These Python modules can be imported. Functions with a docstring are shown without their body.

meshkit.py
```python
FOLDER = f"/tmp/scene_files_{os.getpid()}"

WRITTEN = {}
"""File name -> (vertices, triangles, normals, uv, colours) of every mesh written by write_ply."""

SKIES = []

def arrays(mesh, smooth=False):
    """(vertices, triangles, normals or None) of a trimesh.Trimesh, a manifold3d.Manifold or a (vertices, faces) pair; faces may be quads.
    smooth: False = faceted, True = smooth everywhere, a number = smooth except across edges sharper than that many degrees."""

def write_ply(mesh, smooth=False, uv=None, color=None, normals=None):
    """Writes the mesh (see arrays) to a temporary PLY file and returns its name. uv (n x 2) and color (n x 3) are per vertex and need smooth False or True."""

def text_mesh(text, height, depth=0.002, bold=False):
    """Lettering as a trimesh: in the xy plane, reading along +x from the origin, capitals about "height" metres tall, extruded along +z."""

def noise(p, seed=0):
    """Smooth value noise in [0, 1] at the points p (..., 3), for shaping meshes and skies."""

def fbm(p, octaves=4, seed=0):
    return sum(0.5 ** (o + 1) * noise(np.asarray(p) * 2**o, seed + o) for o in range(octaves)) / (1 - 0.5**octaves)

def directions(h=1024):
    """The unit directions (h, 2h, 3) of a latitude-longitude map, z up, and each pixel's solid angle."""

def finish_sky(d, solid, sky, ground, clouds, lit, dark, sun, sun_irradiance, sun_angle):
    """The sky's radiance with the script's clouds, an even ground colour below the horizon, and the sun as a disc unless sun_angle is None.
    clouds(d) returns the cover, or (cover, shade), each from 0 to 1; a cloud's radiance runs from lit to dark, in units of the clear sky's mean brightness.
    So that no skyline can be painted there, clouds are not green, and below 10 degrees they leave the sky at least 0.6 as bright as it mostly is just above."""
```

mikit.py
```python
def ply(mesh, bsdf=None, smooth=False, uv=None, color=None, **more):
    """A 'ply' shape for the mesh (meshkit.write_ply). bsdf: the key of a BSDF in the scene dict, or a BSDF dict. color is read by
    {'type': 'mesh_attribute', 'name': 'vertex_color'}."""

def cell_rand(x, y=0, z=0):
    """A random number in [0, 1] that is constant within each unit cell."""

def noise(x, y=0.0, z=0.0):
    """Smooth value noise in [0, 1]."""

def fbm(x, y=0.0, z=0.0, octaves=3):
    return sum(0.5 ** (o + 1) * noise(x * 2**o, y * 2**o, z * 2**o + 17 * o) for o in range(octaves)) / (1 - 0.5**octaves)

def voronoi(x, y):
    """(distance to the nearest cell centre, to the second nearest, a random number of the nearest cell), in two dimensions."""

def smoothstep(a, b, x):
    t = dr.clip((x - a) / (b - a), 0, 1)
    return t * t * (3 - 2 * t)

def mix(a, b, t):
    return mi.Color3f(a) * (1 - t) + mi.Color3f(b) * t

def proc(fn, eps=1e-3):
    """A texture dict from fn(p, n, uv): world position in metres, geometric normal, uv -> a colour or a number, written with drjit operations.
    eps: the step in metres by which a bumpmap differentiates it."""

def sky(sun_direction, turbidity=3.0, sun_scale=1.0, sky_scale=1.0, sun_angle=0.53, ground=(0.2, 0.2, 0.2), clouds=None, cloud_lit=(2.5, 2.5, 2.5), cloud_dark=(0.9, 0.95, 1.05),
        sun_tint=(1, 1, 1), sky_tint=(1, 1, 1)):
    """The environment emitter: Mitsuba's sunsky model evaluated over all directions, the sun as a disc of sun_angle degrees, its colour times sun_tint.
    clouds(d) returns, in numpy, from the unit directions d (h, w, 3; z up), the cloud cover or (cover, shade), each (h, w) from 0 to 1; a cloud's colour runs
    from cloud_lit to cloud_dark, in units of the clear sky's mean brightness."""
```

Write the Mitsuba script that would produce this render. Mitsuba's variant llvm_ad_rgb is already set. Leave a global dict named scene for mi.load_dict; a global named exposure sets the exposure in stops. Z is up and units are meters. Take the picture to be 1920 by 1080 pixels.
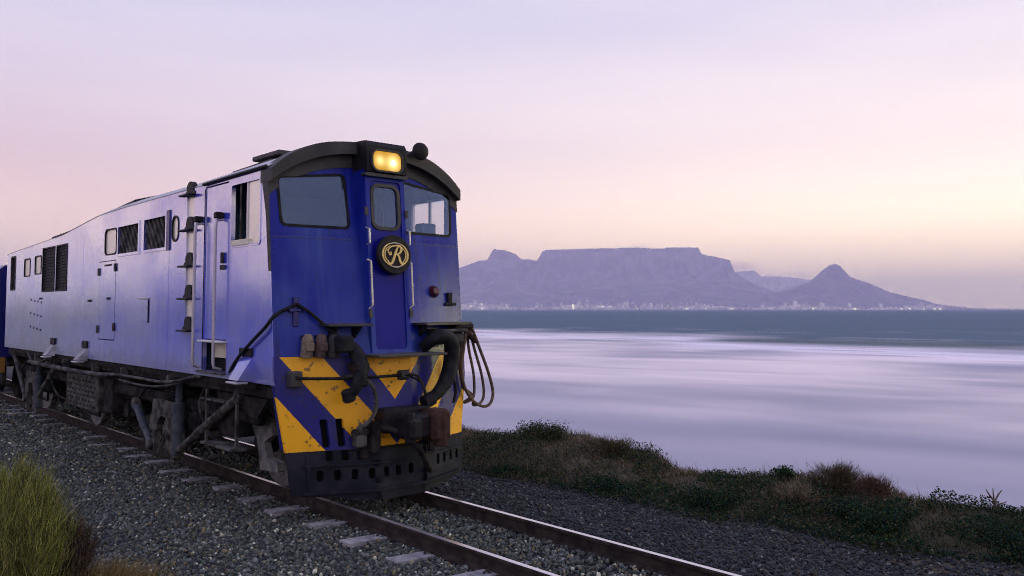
import math
import numpy as np
import trimesh
import drjit as dr
import mitsuba as mi
import mikit
import meshkit
from mikit import proc, noise, fbm, voronoi, cell_rand, smoothstep, mix
from shapely.geometry import Polygon, Point, LineString, box as sbox
from shapely import affinity
from shapely.ops import unary_union

T = mi.ScalarTransform4f
scene = {'type': 'scene'}
labels = {}

# ---------------------------------------------------------------- camera, sky, exposure
# world: x to the right across the track, y along the track away from the camera, z up from the rail heads; the locomotive's front corner stands at y = 0
EYE = np.array([-5.83, -9.14, 2.28])
HEAD = math.radians(41.82)
TILT = math.radians(3.2)
FWD = np.array([math.sin(HEAD) * math.cos(TILT), math.cos(HEAD) * math.cos(TILT), math.sin(TILT)])
exposure = 3.31

SUN_A, SUN_E = HEAD + math.radians(70), math.radians(3)     # the sun has just gone down to the right of the frame
SUN = [math.sin(SUN_A) * math.cos(SUN_E), math.cos(SUN_A) * math.cos(SUN_E), math.sin(SUN_E)]


def sm(a, b, x):
    t = np.clip((x - a) / (b - a), 0, 1)
    return t * t * (3 - 2 * t)


def veil(d):
    """The dusk's high veil: pale over the sunset, lavender towards the zenith, rosy and thinner away from the sun."""
    e = np.degrees(np.arcsin(np.clip(d[..., 2], -1, 1)))
    a = np.degrees(np.arctan2(d[..., 0], d[..., 1])) - math.degrees(HEAD)
    a = (a + 180) % 360 - 180
    east = 0.5 - 0.5 * np.cos(np.radians(a - 70))
    n = meshkit.fbm(np.stack([d[..., 0] * 3, d[..., 1] * 3, d[..., 2] * 16], -1), 4, 3)
    low = sm(11, 1.5, e)
    clear = np.clip(1.25 * east * sm(21, 2, e), 0, 0.56) + 0.30 * (1 - east) ** 2 * sm(8, 1, e)
    wisps = np.exp(-((a - 14.9) / 1.0) ** 2 - ((e - 2.75) / 0.33) ** 2) + 0.7 * np.exp(-((a - 8.6) / 0.7) ** 2 - ((e - 4.15) / 0.14) ** 2) + 0.5 * np.exp(-((a - 18.2) / 2.2) ** 2 - ((e - 2.2) / 0.25) ** 2)
    shade = 0.10 * sm(25, -25, a) + 0.60 * sm(3.5, 11, e) + 0.20 * sm(10, 22, e) + 0.19 * sm(23, 60, e) + 0.0 * east * sm(5, 16, e) - 0.10 * (1 - east) * sm(18, 7, e) + (n - 0.5) * 0.14 + 0.85 * wisps
    return np.clip(1 - clear, 0, 1), np.clip(shade, 0, 1)


scene['sky'] = mikit.sky(SUN, turbidity=3, sun_scale=1.3, sun_angle=14, sun_tint=(0.3, 0.75, 5.0), clouds=veil, cloud_lit=(7.0, 5.85, 5.0), cloud_dark=(1.64, 1.68, 2.72), sky_tint=(1.6, 0.75, 1.5), ground=(0.12, 0.12, 0.14))

HAZE_DENSITY = 7.4e-5
scene['air'] = {'type': 'homogeneous', 'albedo': {'type': 'rgb', 'value': [0.895, 0.865, 1.0]}, 'sigma_t': {'type': 'rgb', 'value': [0.94 * HAZE_DENSITY, 0.92 * HAZE_DENSITY, 1.36 * HAZE_DENSITY]}}
scene['camera'] = {'type': 'perspective', 'fov': 2 * math.degrees(math.atan(960 / 1600)), 'fov_axis': 'x', 'near_clip': 0.1, 'far_clip': 90000.0,
                   'principal_point_offset_y': (540 - 490.55) / 1080,
                   'to_world': T().look_at(origin=EYE.tolist(), target=(EYE + FWD).tolist(), up=[0, 0, 1]),
                   'medium': {'type': 'ref', 'id': 'air'}}


# ---------------------------------------------------------------- helpers
def numbered(key):
    if key not in scene and key not in labels:
        return key
    k = 1
    while f'{key}_{k:03d}' in scene or f'{key}_{k:03d}' in labels:
        k += 1
    return f'{key}_{k:03d}'


def put(key, mesh, bsdf, smooth=False, **more):
    """One entry of the scene: a thing of one mesh, or a part when the key holds two underscores."""
    if isinstance(mesh, (list, tuple)) and not (len(mesh) == 2 and isinstance(mesh[0], np.ndarray)):
        mesh = trimesh.util.concatenate(list(mesh))
    key = numbered(key)
    scene[key] = mikit.ply(mesh, bsdf, smooth, **more)
    return key


def thing(name, label, cat, group=None):
    key = numbered(name)
    labels[key] = {'label': label, 'category': cat}
    if group:
        labels[key]['group'] = group
    return key


def bx(x0, x1, y0, y1, z0, z1, c=0.0):
    """A box; c chamfers all its edges."""
    lo, hi = np.minimum([x0, y0, z0], [x1, y1, z1]), np.maximum([x0, y0, z0], [x1, y1, z1])
    if c <= 0:
        return trimesh.creation.box(bounds=[lo, hi])
    pts = []
    for s in np.ndindex(2, 2, 2):
        p = np.where(np.array(s) == 0, lo, hi)
        sg = np.where(np.array(s) == 0, 1, -1)
        for k in range(3):
            q = p + sg * c
            q[k] = p[k]
            pts.append(q)
    return trimesh.convex.convex_hull(np.array(pts))


def smooth_path(pts, n=8):
    """Catmull-Rom through the points."""
    p = np.asarray(pts, float)
    if len(p) < 3:
        return p
    q = np.vstack([2 * p[0] - p[1], p, 2 * p[-1] - p[-2]])
    out = []
    for i in range(1, len(q) - 2):
        for t in np.linspace(0, 1, n, endpoint=False):
            a, b, c_, d = q[i - 1], q[i], q[i + 1], q[i + 2]
            out.append(0.5 * (2 * b + (c_ - a) * t + (2 * a - 5 * b + 4 * c_ - d) * t * t + (3 * b - a - 3 * c_ + d) * t ** 3))
    return np.array(out + [p[-1]])


def tube(pts, r, sides=8, curve=0, closed=False):
    p = smooth_path(pts, curve) if curve else np.asarray(pts, float)
    n = len(p)
    rr = np.broadcast_to(np.asarray(r, float), (n,)) if np.ndim(r) == 0 or len(r) == n else np.interp(np.linspace(0, 1, n), np.linspace(0, 1, len(r)), r)
    t = np.gradient(p, axis=0)
    t /= np.linalg.norm(t, axis=1, keepdims=True) + 1e-12
    a = np.cross(t[0], [0, 0, 1.0] if abs(t[0][2]) < 0.9 else [1.0, 0, 0])
    a /= np.linalg.norm(a)
    A = []
    for k in range(n):
        a = a - t[k] * (a @ t[k])
        a /= np.linalg.norm(a)
        A.append(a)
    A = np.array(A)
    B = np.cross(t, A)
    g = np.arange(sides) * 2 * np.pi / sides
    v = (p[:, None] + rr[:, None, None] * (np.cos(g)[None, :, None] * A[:, None] + np.sin(g)[None, :, None] * B[:, None])).reshape(-1, 3)
    f = []
    for i in range(n - 1):
        for j in range(sides):
            k = (j + 1) % sides
            f += [[i * sides + j, i * sides + k, (i + 1) * sides + k], [i * sides + j, (i + 1) * sides + k, (i + 1) * sides + j]]
    v = np.vstack([v, p[:1], p[-1:]])
    m = len(v)
    for j in range(sides):
        k = (j + 1) % sides
        f += [[m - 2, k, j], [m - 1, (n - 1) * sides + j, (n - 1) * sides + k]]
    return trimesh.Trimesh(v, f, process=False)


def disc(c, axis, r, h, sides=24, bevel=0.0):
    """A cylinder with its centre at c along axis, edges bevelled."""
    prof = [(0, -h / 2), (r - bevel, -h / 2), (r, -h / 2 + bevel), (r, h / 2 - bevel), (r - bevel, h / 2), (0, h / 2)] if bevel else [(0, -h / 2), (r, -h / 2), (r, h / 2), (0, h / 2)]
    return lathe(prof, c, axis, sides)


def lathe(prof, c, axis, sides=24):
    m = trimesh.creation.revolve(np.array(prof, float), sections=sides)
    m.apply_transform(trimesh.geometry.align_vectors([0, 0, 1], axis))
    m.apply_translation(c)
    return m


def extr(poly, h):
    return trimesh.util.concatenate([trimesh.creation.extrude_polygon(g, h, engine='earcut') for g in getattr(poly, 'geoms', [poly])])


def on_side(poly, x0, th):
    """Polygon in (y, z) extruded from x0 by th along x."""
    m = extr(poly, abs(th))
    v = m.vertices.copy()
    m.vertices = np.stack([(x0 if th > 0 else x0 + th) + v[:, 2], v[:, 0], v[:, 1]], 1)
    m.fix_normals()
    return m


def rr(x0, x1, y0, y1, r):
    """Rounded rectangle polygon."""
    return sbox(x0 + r, y0 + r, x1 - r, y1 - r).buffer(r, quad_segs=5)


def fine(m, size):
    v, f = trimesh.remesh.subdivide_to_size(m.vertices, m.faces, size, max_iter=12)
    return trimesh.Trimesh(v, f, process=False)


def puts(key, meshes, bsdf, smooth=False):
    """Each piece an entry of its own."""
    return [put(key, m_, bsdf, smooth) for m_ in meshes]


rng = np.random.default_rng(7)

# ---------------------------------------------------------------- materials
def mat(key, color, rough=0.5, spec=0.5, metal=0.0, bump=None, bump_scale=1.0, **more):
    b = {'type': 'principled', 'base_color': color if isinstance(color, dict) else {'type': 'rgb', 'value': list(color)}, 'roughness': rough, 'metallic': metal, **({} if spec is None else {'specular': spec}), **more}
    if bump is not None:
        b = {'type': 'bumpmap', 'arbitrary': bump, 'scale': bump_scale, 'bsdf': b}
    scene[key] = {'type': 'twosided', 'bsdf': b}
    return key


def sheet_dents(p, n, uv):
    # the sheet metal of the side is not flat: shallow buckles between frames, in metres
    s = 0.0065 * (noise(p.x * 1.3, p.y * 1.2, p.z * 1.1) - 0.5) + 0.0016 * (noise(p.y * 5.0, p.z * 3.2, p.x * 4) - 0.5)
    return s + 0.00010 * noise(p.x * 30, p.y * 30, p.z * 30)


def side_blue(p, n, uv):
    # faded blue: dust from the track low down, streaks of grime running down, rusty runs under the roof edge
    streak = fbm(p.y * 9.0, p.z * 0.7, p.x, 3)
    blot = fbm(p.y * 1.1, p.z * 1.6, p.x, 4)
    fine_ = fbm(p.y * 6.0, p.z * 5.0, p.x, 4)
    dust_and_glare = smoothstep(2.3, 1.4, p.z + 0.6 * (blot - 0.5)) * 0.30 + 0.22 * smoothstep(0.45, 0.8, streak) + 0.30 * smoothstep(0.40, 0.75, blot) + 0.15 * smoothstep(0.5, 0.8, fine_)
    dust_and_glare = dust_and_glare * 0.7 + 0.62 * smoothstep(1.5, 11.0, p.y)  # paler towards the rear: grazing sky reflection painted into the colour
    c = mix((0.040, 0.065, 0.62), (0.40, 0.43, 0.78), dr.clip(dust_and_glare, 0, 1))
    run = smoothstep(0.66, 0.80, fbm(p.y * 16.0, p.z * 0.5, 5.0, 3)) * smoothstep(1.5, 3.9, p.z + 1.2 * (blot - 0.5))
    c = mix(c, (0.20, 0.15, 0.14), run * 0.35)
    soot = smoothstep(1.75, 1.42, p.z + 0.35 * (fine_ - 0.5))
    return mix(c, (0.10, 0.095, 0.12), soot * 0.55)


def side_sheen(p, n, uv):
    # polished enamel, duller where dirty; sky sheen painted in towards top and rear
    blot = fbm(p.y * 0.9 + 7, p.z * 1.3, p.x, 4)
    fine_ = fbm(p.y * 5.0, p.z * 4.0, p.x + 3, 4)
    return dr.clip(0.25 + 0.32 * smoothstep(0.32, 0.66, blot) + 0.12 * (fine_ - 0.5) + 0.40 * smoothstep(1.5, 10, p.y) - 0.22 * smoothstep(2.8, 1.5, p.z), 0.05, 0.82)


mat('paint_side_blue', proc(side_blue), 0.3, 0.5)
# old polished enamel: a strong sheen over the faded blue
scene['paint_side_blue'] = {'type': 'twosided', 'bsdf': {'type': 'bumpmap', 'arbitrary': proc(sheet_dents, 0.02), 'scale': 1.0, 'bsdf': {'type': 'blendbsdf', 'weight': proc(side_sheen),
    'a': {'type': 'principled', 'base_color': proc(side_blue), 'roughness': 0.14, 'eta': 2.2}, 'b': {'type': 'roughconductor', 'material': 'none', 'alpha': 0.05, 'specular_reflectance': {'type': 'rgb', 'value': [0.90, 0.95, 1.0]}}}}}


def front_blue(p, n, uv):
    blot = fbm(p.x * 2.3, p.z * 1.3, p.y, 4)
    streak = fbm(p.x * 14, p.z * 0.9, p.y, 3)
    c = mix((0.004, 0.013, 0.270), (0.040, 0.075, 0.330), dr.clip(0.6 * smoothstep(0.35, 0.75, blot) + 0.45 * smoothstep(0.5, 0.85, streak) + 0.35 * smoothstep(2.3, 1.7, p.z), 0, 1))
    drip = smoothstep(0.60, 0.78, fbm(p.x * 26, p.z * 0.6, 9.0, 3)) * smoothstep(0.45, 0.65, fbm(p.x * 3, p.z * 3, 4.0, 3))
    spot = smoothstep(0.72, 0.78, fbm(p.x * 30, p.z * 30, p.y * 30, 3))
    return mix(mix(c, (0.030, 0.030, 0.075), drip * 0.6), (0.05, 0.045, 0.06), spot * 0.6)


mat('paint_front_blue', proc(front_blue), 0.30, 0.22, bump=proc(lambda p, n, uv: 0.0050 * noise(p.x * 2.2, p.y * 2.2, p.z * 2.2) + 0.0008 * noise(p.x * 9, p.y * 9, p.z * 9), 0.02))
mat('paint_door_blue', proc(lambda p, n, uv: mix((0.004, 0.006, 0.220), (0.008, 0.012, 0.26), fbm(p.x * 5, p.z * 2, 1.0, 3))), 0.30, 0.2)


def chevron(p, n, uv):
    # painted warning stripes: yellow bars falling towards the middle, on dark blue
    u = dr.abs(p.x) + 0.0 * p.y
    wob = 0.006 * (noise(p.x * 40, p.z * 40, 3.0) - 0.5)
    k = p.z - 1.76 + (1.33 - u) * 1.22 + wob                    # lines of equal k fall towards the middle
    outer = (k > -0.005) & (k < 0.55)
    inner = (k > 1.07) & (u < 0.6)
    lower = (k < -0.50)
    yel = (outer | inner | lower) & (p.z > 0.665 + wob)
    low = p.z < 0.665 + wob
    chip = smoothstep(0.66, 0.72, fbm(p.x * 22, p.z * 22, p.y * 20, 3))
    grime = fbm(p.x * 5, p.z * 5, 2.0, 4)
    soot = smoothstep(0.9, 0.1, dr.abs(p.x - 0.05)) * smoothstep(1.9, 0.8, p.z) * 0.5
    y = mix((0.97, 0.48, 0.004), (0.72, 0.34, 0.015), dr.clip(0.4 * smoothstep(0.4, 0.8, grime) + soot, 0, 1))
    b = mix((0.005, 0.007, 0.170), (0.016, 0.020, 0.13), smoothstep(0.4, 0.8, grime))
    k2 = mix((0.010, 0.012, 0.020), (0.026, 0.028, 0.036), smoothstep(0.35, 0.75, grime))
    c = dr.select(yel, y, dr.select(low, k2, b))
    return mix(c, (0.035, 0.03, 0.03), chip * 0.7)


mat('paint_chevron', proc(chevron), 0.42, 0.45, bump=proc(lambda p, n, uv: 0.0012 * noise(p.x * 4, p.y * 4, p.z * 4), 0.02))


def grimy(a, b, s=6.0):
    return proc(lambda p, n, uv: mix(a, b, smoothstep(0.3, 0.75, fbm(p.x * s, p.y * s, p.z * s, 4))))


mat('roof_grey', grimy((0.30, 0.29, 0.32), (0.42, 0.41, 0.43), 1.5), 0.42, 0.5, bump=proc(sheet_dents, 0.02))
mat('visor_grey', grimy((0.030, 0.030, 0.031), (0.066, 0.064, 0.060), 4), 0.55, 0.35)
mat('black_paint', grimy((0.009, 0.009, 0.012), (0.019, 0.018, 0.019), 9), 0.5, 0.18)
mat('dark_recess', (0.008, 0.008, 0.010), 0.8, 0.2)
mat('plow_paint', grimy((0.010, 0.012, 0.020), (0.026, 0.028, 0.038), 5), 0.6, 0.12, bump=proc(lambda p, n, uv: 0.003 * fbm(p.x * 6, p.y * 6, p.z * 6, 3), 0.01))
mat('frame_grime', grimy((0.010, 0.010, 0.011), (0.036, 0.034, 0.032), 7), 0.75, 0.1, bump=proc(lambda p, n, uv: 0.004 * fbm(p.x * 14, p.y * 14, p.z * 14, 3), 0.01))
mat('dusty_steel', grimy((0.030, 0.030, 0.029), (0.120, 0.116, 0.107), 9), 0.75, 0.12, bump=proc(lambda p, n, uv: 0.003 * fbm(p.x * 20, p.y * 20, p.z * 20, 3), 0.01))
mat('arm_grey', grimy((0.10, 0.10, 0.098), (0.22, 0.215, 0.20), 9), 0.7, 0.3)
mat('wheel_steel', grimy((0.07, 0.07, 0.07), (0.19, 0.185, 0.18), 9), 0.6, 0.35)
mat('blue_steel', grimy((0.03, 0.042, 0.06), (0.07, 0.08, 0.095), 9), 0.6, 0.35)
mat('cream_paint', grimy((0.78, 0.75, 0.58), (0.62, 0.58, 0.44), 4), 0.5, 0.4)
scene['pale_pane'] = {'type': 'twosided', 'bsdf': {'type': 'blendbsdf', 'weight': 0.55, 'a': {'type': 'principled', 'base_color': {'type': 'rgb', 'value': [0.78, 0.76, 0.60]}, 'roughness': 0.4, 'specular': 0.5},
    'b': {'type': 'roughconductor', 'material': 'none', 'alpha': 0.12, 'specular_reflectance': {'type': 'rgb', 'value': [0.95, 0.95, 0.88]}}}}
mat('white_paint', grimy((0.74, 0.73, 0.72), (0.50, 0.49, 0.50), 5), 0.45, 0.4)
mat('polished_rail', (0.62, 0.60, 0.62), 0.22, 0.5, 0.75)
mat('dull_white', grimy((0.36, 0.36, 0.39), (0.20, 0.20, 0.22), 7), 0.6, 0.3)
mat('handrail_metal', (0.55, 0.54, 0.56), 0.3, 0.6, 0.5)
mat('rubber', grimy((0.008, 0.009, 0.012), (0.020, 0.022, 0.024), 12), 0.6, 0.15)
mat('hose_brown', grimy((0.075, 0.05, 0.035), (0.17, 0.125, 0.09), 25), 0.7, 0.3)
mat('rust', grimy((0.030, 0.014, 0.011), (0.060, 0.030, 0.024), 10), 0.8, 0.25)
mat('tan_paint', grimy((0.22, 0.18, 0.12), (0.13, 0.10, 0.075), 18), 0.6, 0.35)
mat('brown_paint', grimy((0.11, 0.075, 0.065), (0.06, 0.045, 0.045), 18), 0.6, 0.35)
mat('red_lens', (0.06, 0.008, 0.012), 0.12, 0.7)
mat('gold', (0.80, 0.60, 0.20), 0.4, 0.5, 0.0)
mat('silver_trim', (0.62, 0.58, 0.44), 0.4, 0.5, 0.0)
mat('interior_grey', (0.035, 0.07, 0.14), 0.8, 0.2)
mat('interior_dark', (0.03, 0.033, 0.04), 0.8, 0.2)
mat('rail_rust', grimy((0.022, 0.018, 0.016), (0.050, 0.040, 0.034), 12), 0.85, 0.2, bump=proc(lambda p, n, uv: 0.002 * fbm(p.x * 30, p.y * 30, p.z * 30, 3), 0.005))
mat('concrete', grimy((0.17, 0.17, 0.178), (0.36, 0.35, 0.35), 11), 0.9, 0.2, bump=proc(lambda p, n, uv: 0.004 * fbm(p.x * 40, p.y * 40, p.z * 40, 3), 0.005))
mat('coach_blue', (0.012, 0.014, 0.13), 0.3, 0.6)
mat('signal_yellow', (0.26, 0.12, 0.02), 0.5, 0.4)
mat('stones', {'type': 'mesh_attribute', 'name': 'vertex_color'}, 0.75, 0.3)
scene['pane_glass'] = {'type': 'thindielectric', 'int_ior': 1.52, 'specular_reflectance': {'type': 'rgb', 'value': [0.48, 0.64, 0.95]}, 'specular_transmittance': {'type': 'rgb', 'value': [0.96, 0.96, 0.97]}}   # blue-tinted safety glass
scene['leaf'] = {'type': 'twosided', 'bsdf': {'type': 'diffuse', 'reflectance': {'type': 'mesh_attribute', 'name': 'vertex_color'}}}


# ---------------------------------------------------------------- the land
def coast(y):
    return 5.0 + 0.25 * np.sin(y * 0.55 + 0.6) + 0.12 * np.sin(y * 1.7)


def bank_edge(y):
    """Foot of the plants beside the ballast."""
    return np.interp(y, [-12, -6.0, -5.4, -4.75, -3.8, -3.0, -2.9, -2.1, -0.6, 0.4, 1.8, 12, 60], [4.2, 4.0, 3.72, 3.42, 3.50, 3.55, 3.2, 3.18, 3.22, 3.14, 2.9, 2.9, 2.9])


def bank_top(y):
    return np.interp(y, [-9, -5.7, -4.9, -4.1, -3.6, -2.8, -2.1, -1.2, -0.46, 0.2, 0.9, 1.8, 2.4, 3.0, 4.4, 8, 40], [-.06, -.05, -.06, -.05, -.03, -.06, -.16, -.24, -.33, -.14, -.18, .0, -.05, -.16, -.25, -.3, -.3])


def land(x, y):
    x, y = np.broadcast_arrays(np.asarray(x, float), np.asarray(y, float))
    p = np.stack([x, y, 0 * x], -1)
    h = -0.185 - 0.10 * sm(-1.6, -3.4, x) - 0.17 * sm(1.3, 3.1, x)
    h = h + (meshkit.fbm(p * 1.6, 3, 5) - 0.5) * 0.09 * sm(1.2, 2.2, abs(x))
    h = h + (meshkit.fbm(p * 0.35, 3, 9) - 0.5) * 0.5 * sm(4, 12, -x)
    be = bank_edge(y)
    h = h + (bank_top(y) + 0.36) * sm(0, 1.5, x - be) * (x > 0)
    h = h + (meshkit.fbm(p * 3.1, 3, 12) - 0.5) * 0.12 * sm(be, be + 0.4, x)
    c = coast(y) + 0.35
    h = np.where(x > c, h - 5.2 * sm(0, 9, x - c) - 0.4 * sm(0, 1.2, x - c), h)
    dune = sm(-45, -120, x) * (4.2 + 4.2 * meshkit.fbm(p * 0.012, 4, 21) * 1.3 + 2.0 * (meshkit.fbm(p * 0.06, 3, 22) - 0.5))
    return h + dune * sm(-60, 0, y + 60)


def spaced(lo, hi, step, far_lo, far_hi, grow=1.18):
    a = list(np.arange(lo, hi + 1e-9, step))
    s, v = step, hi
    while v < far_hi:
        s *= grow
        v += s
        a.append(min(v, far_hi))
    s, v = step, lo
    while v > far_lo:
        s *= grow
        v -= s
        a.insert(0, max(v, far_lo))
    return np.array(a)


def grid_mesh(X, Y, Z):
    ny, nx = X.shape
    v = np.stack([X, Y, Z], -1).reshape(-1, 3)
    i = np.arange(ny - 1)[:, None] * nx + np.arange(nx - 1)[None]
    i = i.ravel()
    f = np.vstack([np.stack([i, i + 1, i + nx + 1], 1), np.stack([i, i + nx + 1, i + nx], 1)])
    return trimesh.Trimesh(v, f, process=False)


def ground_color(p, n, uv):
    d1, d2, r = voronoi(p.x * 21, p.y * 21)
    grav = mix((0.020, 0.022, 0.028), (0.085, 0.085, 0.092), smoothstep(0.08, 0.42, d2 - d1) * (0.35 + 0.65 * r))
    soil = mix((0.045, 0.036, 0.024), (0.10, 0.085, 0.055), fbm(p.x * 4, p.y * 4, 0, 4))
    dunes = mix((0.09, 0.095, 0.09), (0.21, 0.20, 0.185), fbm(p.x * 0.05, p.y * 0.05, 0, 5))
    right = smoothstep(2.75, 3.4, p.x + 0.5 * (fbm(p.x * 3, p.y * 3, 0, 3) - 0.5))
    left = smoothstep(-6, -9, p.x)
    return mix(mix(grav, soil, right), dunes, left)


mat('ground_stuff', proc(ground_color), 0.9, 0.2)
xs = spaced(-6.0, 7.0, 0.11, -900, 26, 1.17)
ys = spaced(-10.0, 14.0, 0.13, -500, 2500, 1.15)
GX, GY = np.meshgrid(xs, ys)
put('ground', grid_mesh(GX, GY, land(GX, GY)), 'ground_stuff', True)
labels['ground'] = {'label': 'dark gravel ground beside the track, rising to a low grown bank at the sea', 'category': 'ground', 'kind': 'structure'}

# ---------------------------------------------------------------- the sea
SEA = -4.0
SD = np.array([-0.262, 0.965])                                 # along the lines of surf
SN = np.array([0.965, 0.262])                                  # out to sea


def sea_height(x, y):
    s, l = (x - EYE[0]) * SN[0] + (y - EYE[1]) * SN[1], (x - EYE[0]) * SD[0] + (y - EYE[1]) * SD[1]
    p = np.stack([s * 0.09, l * 0.02, 0 * s], -1)
    w = (meshkit.fbm(p, 4, 31) - 0.5) * 0.5
    swell = 0.10 * np.exp(-((s - 205 - 8 * np.sin(l * 0.03)) / 16.0) ** 2) + 0.25 * np.exp(-((s - 96) / 4.0) ** 2) * sm(-10, -60, l)
    return SEA + (w * sm(20, 60, s) + swell) * sm(900, 260, s)


ang = np.radians(np.linspace(-75, 75, 261)) + HEAD
rad = np.concatenate([np.geomspace(14, 400, 230), np.geomspace(430, 26500, 60)])
AA, RR = np.meshgrid(ang, rad)
WX, WY = EYE[0] + RR * np.sin(AA), EYE[1] + RR * np.cos(AA)


def sea_color(p, n, uv):
    x, y = p.x - float(EYE[0]), p.y - float(EYE[1])
    s = x * float(SN[0]) + y * float(SN[1])
    l = x * float(SD[0]) + y * float(SD[1])
    brk = smoothstep(46, 76, l)                                 # to the left a breaker further out is already foaming
    wav = 30 * (noise(l * 0.02, 3.0) - 0.5) + 12 * (noise(l * 0.05, 9.0) - 0.5)
    n1 = fbm(s * 0.062 + 0.3 * noise(l * 0.1, 2.0), l * 0.040, 4.0, 4)
    n2 = fbm(s * 0.16, l * 0.05, 8.0, 3)
    deep = mix((0.016, 0.065, 0.115), (0.034, 0.088, 0.140), n1)
    foam_edge = smoothstep(188, 128, s - 42 * brk + wav + 60 * (n2 - 0.5))
    foam_edge = foam_edge + (1 - foam_edge) * 0.30 * smoothstep(0.62, 0.85, n2) * smoothstep(330, 200, s)
    trough = dr.exp(-dr.square((s - 170 + 0.3 * wav) / 13)) * smoothstep(-6, 12, l) * smoothstep(72, 56, l)
    crest = smoothstep(34, 0, dr.abs(s - 140 - 42 * brk + 0.8 * wav)) * smoothstep(0.2, 0.6, n2)
    milky = mix((0.31, 0.31, 0.36), (0.80, 0.70, 0.68), smoothstep(0.22, 0.78, 0.66 * n1 + 0.34 * n2))
    hole = smoothstep(13, 0, dr.abs(s - 104 - 0.4 * wav)) * smoothstep(16, 4, l)
    nearer = smoothstep(62, 34, s) * smoothstep(0.42, 0.62, fbm(s * 0.09, l * 0.035, 2.0, 3))
    milky = mix(milky, (0.21, 0.235, 0.33), dr.clip(nearer * 0.65 + hole * 0.85, 0, 1))
    milky = mix(milky, (0.86, 0.80, 0.88), dr.clip(crest, 0, 1) * 0.9)
    return mix(mix(deep, milky, foam_edge), (0.016, 0.052, 0.070), dr.clip(trough * 0.9, 0, 1))


def ripples(p, n, uv):
    x, y = p.x - float(EYE[0]), p.y - float(EYE[1])
    s = x * float(SN[0]) + y * float(SN[1])
    l = x * float(SD[0]) + y * float(SD[1])
    return 0.05 * fbm(s * 0.5, l * 0.2, 1.0, 3)


mat('sea_water', proc(sea_color), 0.62, 0.28, bump=proc(ripples, 0.2))
put('sea', grid_mesh(WX, WY, sea_height(WX, WY)), 'sea_water', True)
labels['sea'] = {'label': 'milky smooth bay water, foaming near the shore and dark blue further out', 'category': 'sea', 'kind': 'structure'}

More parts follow.
